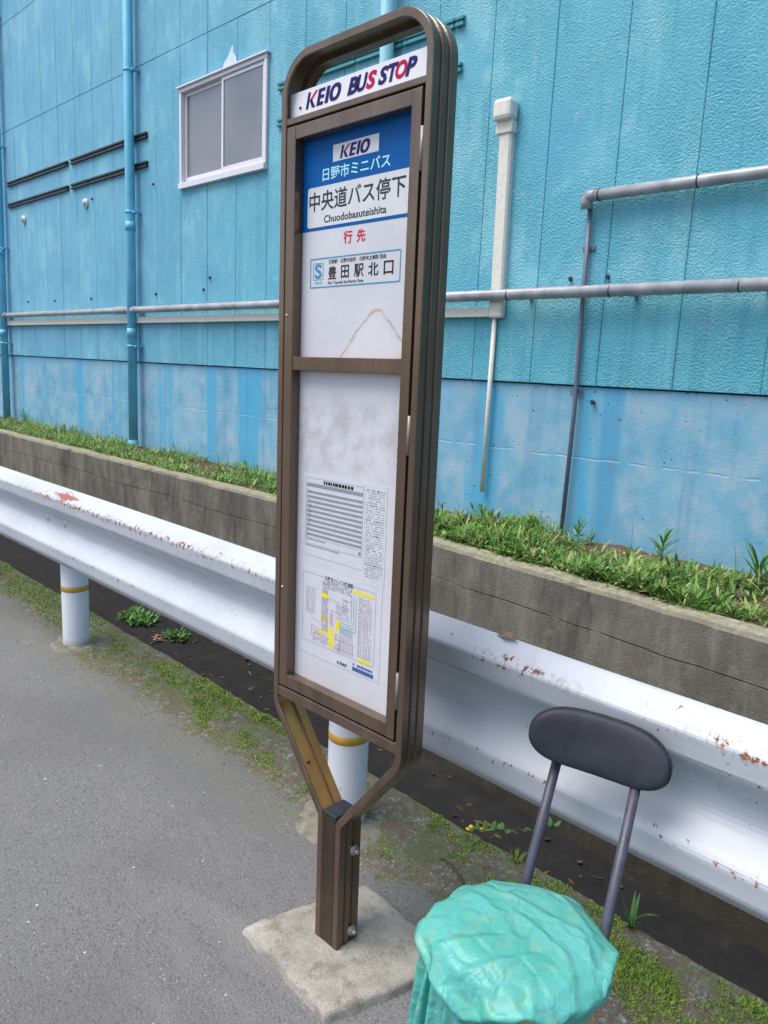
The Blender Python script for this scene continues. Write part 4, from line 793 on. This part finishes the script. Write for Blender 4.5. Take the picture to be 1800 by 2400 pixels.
def settle(n=121, ext=0.45, steps=300):
    # plastic film laid over the seat: equal-length grid relaxed under gravity against the cushion's outline, gathered so that it buckles into folds
    h = 2 * ext / (n - 1); g = np.linspace(-ext, ext, n); U, V = np.meshgrid(g, g, indexing='ij')
    r = np.random.default_rng(21); nz = np.zeros((n, n))
    for _ in range(44):
        a = r.uniform(0, 2 * np.pi); k = 2 * np.pi / r.uniform(0.03, 0.13); ph = r.uniform(0, 6.28); c0 = r.uniform(-0.16, 0.16, 2); nz += r.uniform(0.4, 1.3) * np.sign(np.sin((U * np.cos(a) + V * np.sin(a)) * k + ph)) * np.abs(np.sin((U * np.cos(a) + V * np.sin(a)) * k + ph)) * np.exp(-((U - c0[0]) ** 2 + (V - c0[1]) ** 2) / 0.012)
    rad_ = np.hypot(U, V); gather = 0.80; ang = np.arctan2(V, U); RING = 0.262 - 0.040 * np.interp(np.degrees(ang), [-80, -50, 20, 50], [0, 1, 1, 0]); pin = np.abs(rad_ - RING) < h * 0.75; jr = 0.010 * np.sin(7 * ang + 1) + 0.006 * np.sin(17 * ang); pr = 0.143 + jr; pz = 0.398 + 0.012 * np.sin(5 * ang + 0.5) + 0.006 * np.sin(13 * ang) + 0.012 * np.interp(np.degrees(ang), [-80, -50, 20, 50], [0, 1, 1, 0])
    P = np.stack([U * gather, V * gather, 0.475 + 0.010 * nz], -1); hold = rad_ > 0.20
    P[..., 2] -= np.where(hold, np.minimum((rad_ - 0.20) * 1.5, 0.08) + np.maximum(rad_ - RING, 0) * 0.9, 0); sc = np.where(hold, (0.20 * gather + (rad_ - 0.20) * 0.42) / np.maximum(rad_, 1e-6), gather); P[..., 0] = U * sc; P[..., 1] = V * sc
    Q = P.copy()
    def con(A, B, L, k):
        d = B - A; l = np.linalg.norm(d, axis=-1, keepdims=True); c = d * (k * 0.5 * (l - L) / np.maximum(l, 1e-6)); A += c; B -= c
    for it in range(steps):
        vel = (P - Q) * 0.90; Q = P.copy(); P = P + vel; P[..., 2] -= np.where(rad_ > RING, 0.00022, 0.00006); P[pin, 0] = (pr * np.cos(ang))[pin]; P[pin, 1] = (pr * np.sin(ang))[pin]; P[pin, 2] = pz[pin]
        for _ in range(4):
            for o in (0, 1):
                m = (n - o) // 2; con(P[o:o + 2 * m:2], P[o + 1:o + 2 * m:2], h, 1.0); con(P[:, o:o + 2 * m:2], P[:, o + 1:o + 2 * m:2], h, 1.0)
            hd = h * 1.41421
            for o in (0, 1):
                m = (n - o) // 2; con(P[o:o + 2 * m:2, :-1], P[o + 1:o + 2 * m:2, 1:], hd, 0.6); con(P[o:o + 2 * m:2, 1:], P[o + 1:o + 2 * m:2, :-1], hd, 0.6)
            for o in (0, 1, 2, 3):
                A = P[o:n - 2:4]; B = P[o + 2:n:4]; m = min(len(A), len(B)); con(A[:m], B[:m], 2 * h, 0.10); A = P[:, o:n - 2:4]; B = P[:, o + 2:n:4]; m = min(A.shape[1], B.shape[1]); con(A[:, :m], B[:, :m], 2 * h, 0.10)
        rr = np.hypot(P[..., 0], P[..., 1]); th = np.degrees(np.arctan2(P[..., 1], P[..., 0])); Rr = np.interp(th, TH, RR) - 0.004; zt = 0.455 - 0.022 * np.clip(rr / Rr, 0, 1) ** 5
        ins = (rr < Rr) & (P[..., 2] < zt) & (P[..., 2] > 0.37); up = zt - P[..., 2]; out = Rr - rr; goup = ins & (up <= out * 1.2); goout = ins & ~goup
        P[..., 2] = np.where(goup, zt, P[..., 2]); k = np.where(goout, Rr / np.maximum(rr, 1e-6), 1.0); P[..., 0] *= k; P[..., 1] *= k
        low = (P[..., 2] <= 0.37) & (rr < 0.150); k = np.where(low, 0.150 / np.maximum(rr, 1e-6), 1.0); P[..., 0] *= k; P[..., 1] *= k
        con_ = goup | goout; Q[con_] = Q[con_] + (P[con_] - Q[con_]) * 0.6
    return P, U, V
P, U, V = settle(); n = P.shape[0]; P[..., 2] += crease_h(CX + P[..., 0], CY + P[..., 1]) * np.clip((P[..., 2] - 0.42) / 0.02, 0, 1); mb = MB(); th = np.degrees(np.arctan2(V, U)); lim = 0.184 + np.interp(th, DT, DD) + 0.006 * np.sin(np.radians(th * 9)) + 0.004 * np.sin(np.radians(th * 23)); keep = np.hypot(U, V) < lim
vs = [(CX + x, CY + y, z + 0.0012) for x, y, z in P.reshape(-1, 3)]; fs = []
for i in range(n - 1):
    for j in range(n - 1):
        if keep[i, j] and keep[i + 1, j] and keep[i, j + 1] and keep[i + 1, j + 1]: fs.append((i * n + j, (i + 1) * n + j, (i + 1) * n + j + 1, i * n + j + 1))
used = sorted({k for f in fs for k in f}); re_ = {k: q for q, k in enumerate(used)}
mb.add([vs[k] for k in used], [tuple(re_[k] for k in f) for f in fs], 0, True)
bag = mb.build('plastic_bag', BAG, fix=False); md = bag.modifiers.new('smooth', 'SUBSURF'); md.levels = 2; md.render_levels = 2
tag(bag, 'crumpled turquoise plastic bag pulled over the chair seat', 'plastic bag')

# ------------------------------------------------------------------ plants
def blades(name, B, mat, kind=None, parent=None):
    # rows: x,y,z, azimuth, length, width, tilt, curve
    B = np.asarray(B, float); n = len(B); x, y, z, az, L, Wd, ti, cu = B.T; dx, dy = np.cos(az), np.sin(az); sx, sy = -dy, dx; V = np.zeros((n, 7, 3))
    for k, (t, w) in enumerate(((0.0, 0.35), (0.35, 1.0), (0.7, 0.8), (1.0, 0.0))):
        an = ti + cu * t; hor = L * t * np.sin(ti + cu * t * 0.5); ver = L * t * np.cos(ti + cu * t * 0.5)
        px, py, pz = x + dx * hor, y + dy * hor, z + ver
        if k < 3:
            V[:, 2 * k] = np.stack([px - sx * Wd * w / 2, py - sy * Wd * w / 2, pz], 1); V[:, 2 * k + 1] = np.stack([px + sx * Wd * w / 2, py + sy * Wd * w / 2, pz], 1)
        else: V[:, 6] = np.stack([px, py, pz], 1)
    V = V.reshape(-1, 3); o = np.arange(n)[:, None] * 7
    me = bpy.data.meshes.new(name); q = np.concatenate([o + np.array([0, 1, 3, 2]), o + np.array([2, 3, 5, 4])], 0); tr_ = o + np.array([4, 5, 6])
    me.vertices.add(len(V)); me.vertices.foreach_set('co', V.ravel()); nl = len(q) * 4 + len(tr_) * 3; me.loops.add(nl)
    me.loops.foreach_set('vertex_index', np.concatenate([q.ravel(), tr_.ravel()]).astype(np.int32)); me.polygons.add(len(q) + len(tr_))
    ls = np.concatenate([np.arange(len(q)) * 4, len(q) * 4 + np.arange(len(tr_)) * 3]).astype(np.int32); me.polygons.foreach_set('loop_start', ls)
    me.materials.append(mat); me.update(calc_edges=True); me.validate()
    ob = bpy.data.objects.new(name, me); COL.objects.link(ob)
    if parent is not None: ob.parent = parent
    return ob
B = []
for _ in range(6200):
    x = random.choice((random.uniform(-13.5, -3.4), random.uniform(-4.2, 1.2), random.uniform(-3.6, -0.2))); f = wallfront(x) + 0.13; v = random.random() ** 1.3; y = f + v * (4.36 - f)
    near = x > -4.6; dens = 0.58 + 1.3 * fbm(x * 2.1, y * 3.4, 3) + 0.5 * fbm(x * 7, y * 8, 5, 2) - 0.5 * max(0, v - 0.45) / 0.55
    if -4.0 < x < -3.2 and v > 0.5: dens -= 0.7
    if not near: dens += 0.18
    if random.random() > dens: continue
    z = soil_z(x, y); hs = 0.68 + 0.75 * fbm(x * 3.1, y * 3.1, 8); kind = random.random() < (0.55 if near else 0.25)
    if kind:       # a short leafy shoot with lance leaves
        h0 = random.uniform(0.03, 0.13) * max(0.4, hs); az0 = random.uniform(0, 6.283)
        for q in range(random.randint(6, 12)): B.append((x, y, z + h0 * random.random(), az0 + q * 2.4, random.uniform(0.05, 0.105), random.uniform(0.009, 0.016), random.uniform(0.35, 1.2), random.uniform(0.1, 0.8)))
    elif random.random() < 0.35:      # low patch of small round leaves
        for _k in range(random.randint(14, 26)):
            B.append((x + random.gauss(0, 0.05), y + random.gauss(0, 0.04), z + random.uniform(0.01, 0.06), random.uniform(0, 6.283), random.uniform(0.018, 0.034), random.uniform(0.012, 0.020), random.uniform(0.7, 1.4), random.uniform(0.0, 0.6)))
        if random.random() < 0.4: B.append((x, y, z, random.uniform(0, 6.283), random.uniform(0.18, 0.30), 0.0035, random.uniform(0.0, 0.35), random.uniform(0.0, 0.5)))
    else:
        for _k in range(random.randint(7, 13)):
            B.append((x + random.gauss(0, 0.03), y + random.gauss(0, 0.025), z - 0.005, random.uniform(0, 6.283), random.uniform(0.06, 0.18) * max(0.5, hs) * (1.0 if near else 1.2), random.uniform(0.004, 0.009), random.uniform(0.05, 0.9), random.uniform(0.1, 1.6)))
B = [b for b in B if b[1] > wallfront(b[0]) + 0.10 and b[1] < 4.39]
tag(blades('grass', B, GRASS), 'green weedy grass growing along the planting bed above the low wall', 'grass', kind='stuff')

def weed(name, x, y, z, h, nl, leafL, leafW, label, group, mat=WEED, lean=(0, 0), flower=False):
    t = thing(name, label, 'weed', (x, y, z), group=group); mb = MB()
    pth = [(lean[0] * k * k, lean[1] * k * k, h * k) for k in (0, 0.33, 0.66, 1.0)]; mb.tube(pth, [0.003, 0.0026, 0.002, 0.0012], 6); mb.build('stem', STEM, t)
    L = []
    for i in range(nl):
        k = 0.25 + 0.75 * (i + 0.5) / nl; L.append((lean[0] * k * k, lean[1] * k * k, h * k, i * 2.4 + random.uniform(-0.5, 0.5), leafL * random.uniform(0.7, 1.25), leafW * random.uniform(0.7, 1.1), random.uniform(0.35, 1.2) * (1.1 - 0.5 * k), random.uniform(0.1, 1.0)))
    blades('foliage', L, mat, parent=t)
    if flower:
        mb = MB(); bm = bmesh.new(); bmesh.ops.create_uvsphere(bm, u_segments=10, v_segments=6, radius=0.010); mb.addbm(bm, 0, True, Matrix.Translation((lean[0], lean[1], h)) @ Matrix.Diagonal((1.3, 1, 0.8, 1))); mb.build('flower', FLOWER, t)
    return t
G1 = 'tall weeds in the planting bed'
weed('tall_weed', -1.76, 4.16, 0.45, 0.15, 20, 0.15, 0.015, 'tall lance-leaved weed midway between the thin grey conduit and the right end of the bed', G1)
weed('tall_weed', -1.22, 4.12, 0.45, 0.13, 22, 0.17, 0.016, 'tall spreading weed at the right end of the planting bed', G1)
weed('tall_weed', -2.36, 4.26, 0.45, 0.12, 16, 0.11, 0.012, 'upright weed just right of the thin grey conduit', G1)
weed('tall_weed', -3.10, 4.22, 0.45, 0.10, 24, 0.10, 0.012, 'bushy dark weed below the end of the ivory conduit', G1)
weed('yellow_weed', -2.60, 3.85, 0.47, 0.12, 40, 0.08, 0.013, 'yellowish low weed at the foot of the grey conduit', G1, YWEED)
weed('tall_weed', -11.35, 4.2, 0.45, 0.15, 20, 0.16, 0.014, 'spiky weed against the plinth between the two far drainpipes', G1)
G2 = 'weeds in the ditch'
def clump(name, x, y, z, r, n, L, label, mat, flat=0.9, cat='weed', grp=None, child='foliage'):
    t = thing(name, label, cat, (x, y, z), group=grp or G2); P = []
    for _ in range(n):
        a = random.uniform(0, 6.283); rr = r * math.sqrt(random.random()); P.append((rr * math.cos(a), rr * math.sin(a) * 0.6, random.uniform(0, 0.05), random.uniform(0, 6.283), L * random.uniform(0.6, 1.2), L * random.uniform(0.22, 0.4), random.uniform(0.5, 1.3) * flat, random.uniform(0, 0.8)))
    blades(child, P, mat, parent=t); return t
clump('ditch_weed', -6.28, 3.28, ditch_z(-6.28, 3.28) - 0.01, 0.22, 170, 0.085, 'larger leafy green clump in the ditch behind the left guardrail post', WEED)
clump('ditch_weed', -5.62, 3.30, ditch_z(-5.62, 3.30) - 0.01, 0.14, 80, 0.075, 'smaller leafy green clump in the ditch just left of the bus stop sign', WEED)
for k in range(7):
    x = -6.6 + k * 0.22 + random.uniform(-0.1, 0.1); y = random.uniform(2.95, 3.3)
    if k in (1, 4): o = clump('dead_leaves', x, y, ditch_z(x, y), 0.10, 14, 0.08, ('reddish dead leaves below the larger ditch clump', 'reddish dead leaves beside the smaller ditch clump')[k == 4], DRY, 1.5, 'dead leaves', 'dead leaves in the ditch', 'leaf_pile')
LIT = mat_leaf('leaf_litter', [(0.0, (0.03, 0.022, 0.015)), (0.5, (0.07, 0.048, 0.03)), (0.85, (0.12, 0.085, 0.05)), (1.0, (0.17, 0.06, 0.03))], 0.1); LP = []
for _ in range(330):
    x = random.uniform(-8, 0.3); y = wallfront(x) - abs(random.gauss(0, 0.5)) - 0.02
    if y < 1.95 or fbm(x * 1.5, y * 1.5, 9) < -0.15: continue
    LP.append((x, y, ditch_z(x, y) + 0.004, random.uniform(0, 6.283), random.uniform(0.02, 0.07), random.uniform(0.006, 0.03), random.uniform(1.2, 1.6), random.uniform(-0.2, 0.3)))
tag(blades('leaf_litter', LP, LIT), 'scattered brown dead leaves lying in the ditch', 'leaf litter', kind='stuff')
# sprig over the ditch and tufts on its edge
t = thing('flowering_sprig', 'green sprig with a yellow flower lying out over the ditch edge', 'weed', (-1.335, 1.865, 0.0), group=G2)
mb = MB(); sp = [(0, 0, 0), (0.06, 0.005, 0.028), (0.14, 0.01, 0.066), (0.24, 0.01, 0.115), (0.34, 0.0, 0.182)]; mb.tube(sp, [0.0026, 0.0024, 0.002, 0.0018, 0.001], 6); mb.build('stem', STEM, t)
L = []
for i in range(34):
    k = (0.12 + 0.88 * i / 33) if i < 27 else 0.9 + 0.1 * random.random(); s = k * (len(sp) - 1); a = int(min(s, len(sp) - 2)); f = s - a; p = [sp[a][q] * (1 - f) + sp[a + 1][q] * f for q in range(3)]
    if 0.55 < k < 0.86 and random.random() < 0.7: continue
    L.append((*p, random.uniform(0, 6.283), random.uniform(0.02, 0.038), random.uniform(0.010, 0.016), random.uniform(0.5, 1.5), random.uniform(0, 0.8)))
blades('foliage', L, YWEED if False else WEED, parent=t)
for q in ((0.004, -0.004, 0.006), (0.016, -0.004, 0.010), (0.010, 0.004, 0.014), (0.058, -0.002, 0.030)):
    mb = MB(); bm = bmesh.new(); bmesh.ops.create_uvsphere(bm, u_segments=10, v_segments=6, radius=0.008); mb.addbm(bm, 0, True, Matrix.Translation(q) @ Matrix.Diagonal((1.2, 1, 0.7, 1))); mb.build('flower', FLOWER, t)
def tuft(x, y, z, n, L, w, label, mat=WEED):
    t = thing('grass_tuft', label, 'grass tuft', (x, y, z), group=G2); blades('foliage', [(random.gauss(0, 0.008), random.gauss(0, 0.006), 0, random.uniform(0, 6.283), L * random.uniform(0.5, 1.1), w, random.uniform(0.05, 0.6), random.uniform(0.2, 1.0)) for _ in range(n)], mat, parent=t)
tuft(-1.12, 1.835, -0.004, 16, 0.06, 0.006, 'small bright grass tuft on the ditch edge below the yellow flower', YWEED)
tuft(-0.748, 1.842, -0.004, 9, 0.14, 0.010, 'grass tuft with one long arching blade on the ditch edge behind the chair', WEED)
# moss tufts along the verge
P = []
for _ in range(90000):
    x = random.uniform(-6.4, -0.2) if random.random() < 0.45 else random.uniform(-3.2, -0.3); y = random.uniform(1.44, edgeY(x))
    m = fbm(x * 2.6, y * 5.5, 11, 3) + 0.55 * fbm(x * 13, y * 13, 4, 3) + 0.35 * (y - boundY(x) > 0.02) - 0.30
    if -2.0 < x < -1.0: m -= 0.25
    if x > -0.95 and 1.55 < y < 1.82: m += 0.35
    if x < -3.9 and y > 1.62: m += 0.75
    if -3.0 < x < -2.2 and y > 1.76: m += 0.40
    if y < boundY(x): m -= 0.35
    if math.hypot(x + 3.745, y - 1.6) < 0.15 or math.hypot(x + 1.652, y - 1.6) < 0.2: continue
    if m < 0.02: continue
    hh = min(1.0, (m - 0.1) * 1.6)
    P.append((x, y, max(0.0, verge_z(x, y)) - 0.001, random.uniform(0, 6.283), random.uniform(0.006, 0.015) * (0.5 + hh), random.uniform(0.0022, 0.0042), random.uniform(0.1, 1.2), random.uniform(0, 0.9)))
tag(blades('moss', P, MOSS), 'bright green moss growing along the edge of the road', 'moss', kind='stuff')
GRIT = mat_leaf('loose_grit', [(0.0, (0.06, 0.06, 0.06)), (0.5, (0.15, 0.148, 0.14)), (0.85, (0.27, 0.265, 0.25)), (1.0, (0.5, 0.49, 0.46))], 0.0); vs = []; fs = []
for _ in range(3200):
    x = random.uniform(-5.5, -0.25); y = boundY(x) + random.gauss(-0.05, 0.085) if random.random() < 0.8 else random.uniform(0.5, 1.6)
    if y > edgeY(x) - 0.02 or (-1.49 < x < -0.95 and 1.0 < y < 1.42): continue
    r = random.uniform(0.0012, 0.0032) * (1.6 if random.random() < 0.06 else 1); z = max(0.0, verge_z(x, y) if y > 1.4 else 0) + r * 0.4; o = len(vs)
    for q in ((1, 0, 0), (0, 1, 0), (-1, 0, 0), (0, -1, 0), (0, 0, 0.8), (0, 0, -0.8)): vs.append((x + r * (q[0] + random.uniform(-0.35, 0.35)), y + r * (q[1] + random.uniform(-0.35, 0.35)), z + r * (q[2] + random.uniform(-0.25, 0.25))))
    for a, b in ((0, 1), (1, 2), (2, 3), (3, 0)): fs += [(o + a, o + b, o + 4), (o + b, o + a, o + 5)]
mb = MB(); mb.add(vs, fs); tag(mb.build('gravel', GRIT, fix=False), 'loose grey grit scattered along the edge of the road', 'gravel', kind='stuff')
# loose twig and the dead leaf on the rail
mb = MB(); mb.tube([(-1.300, 1.662, 0.008), (-1.27, 1.660, 0.024), (-1.225, 1.652, 0.026), (-1.185, 1.640, 0.018), (-1.150, 1.622, 0.006)], [0.0018, 0.003, 0.0035, 0.0035, 0.003], 8)
tag(mb.build('twig', STEM), 'dark curved twig lying on the mossy strip behind the bus stop sign', 'twig')
mb = MB(); mb.add([(-1.03, 1.500, 0.859), (-1.00, 1.488, 0.868), (-0.965, 1.495, 0.866), (-0.99, 1.512, 0.876)], [(0, 1, 3), (1, 2, 3)], 0, True)
o = mb.build('dry_leaf', DRY, fix=False); md = o.modifiers.new('thick', 'SOLIDIFY'); md.thickness = 0.0008
tag(o, 'dry brown leaf lying on top of the white guardrail', 'dry leaf')
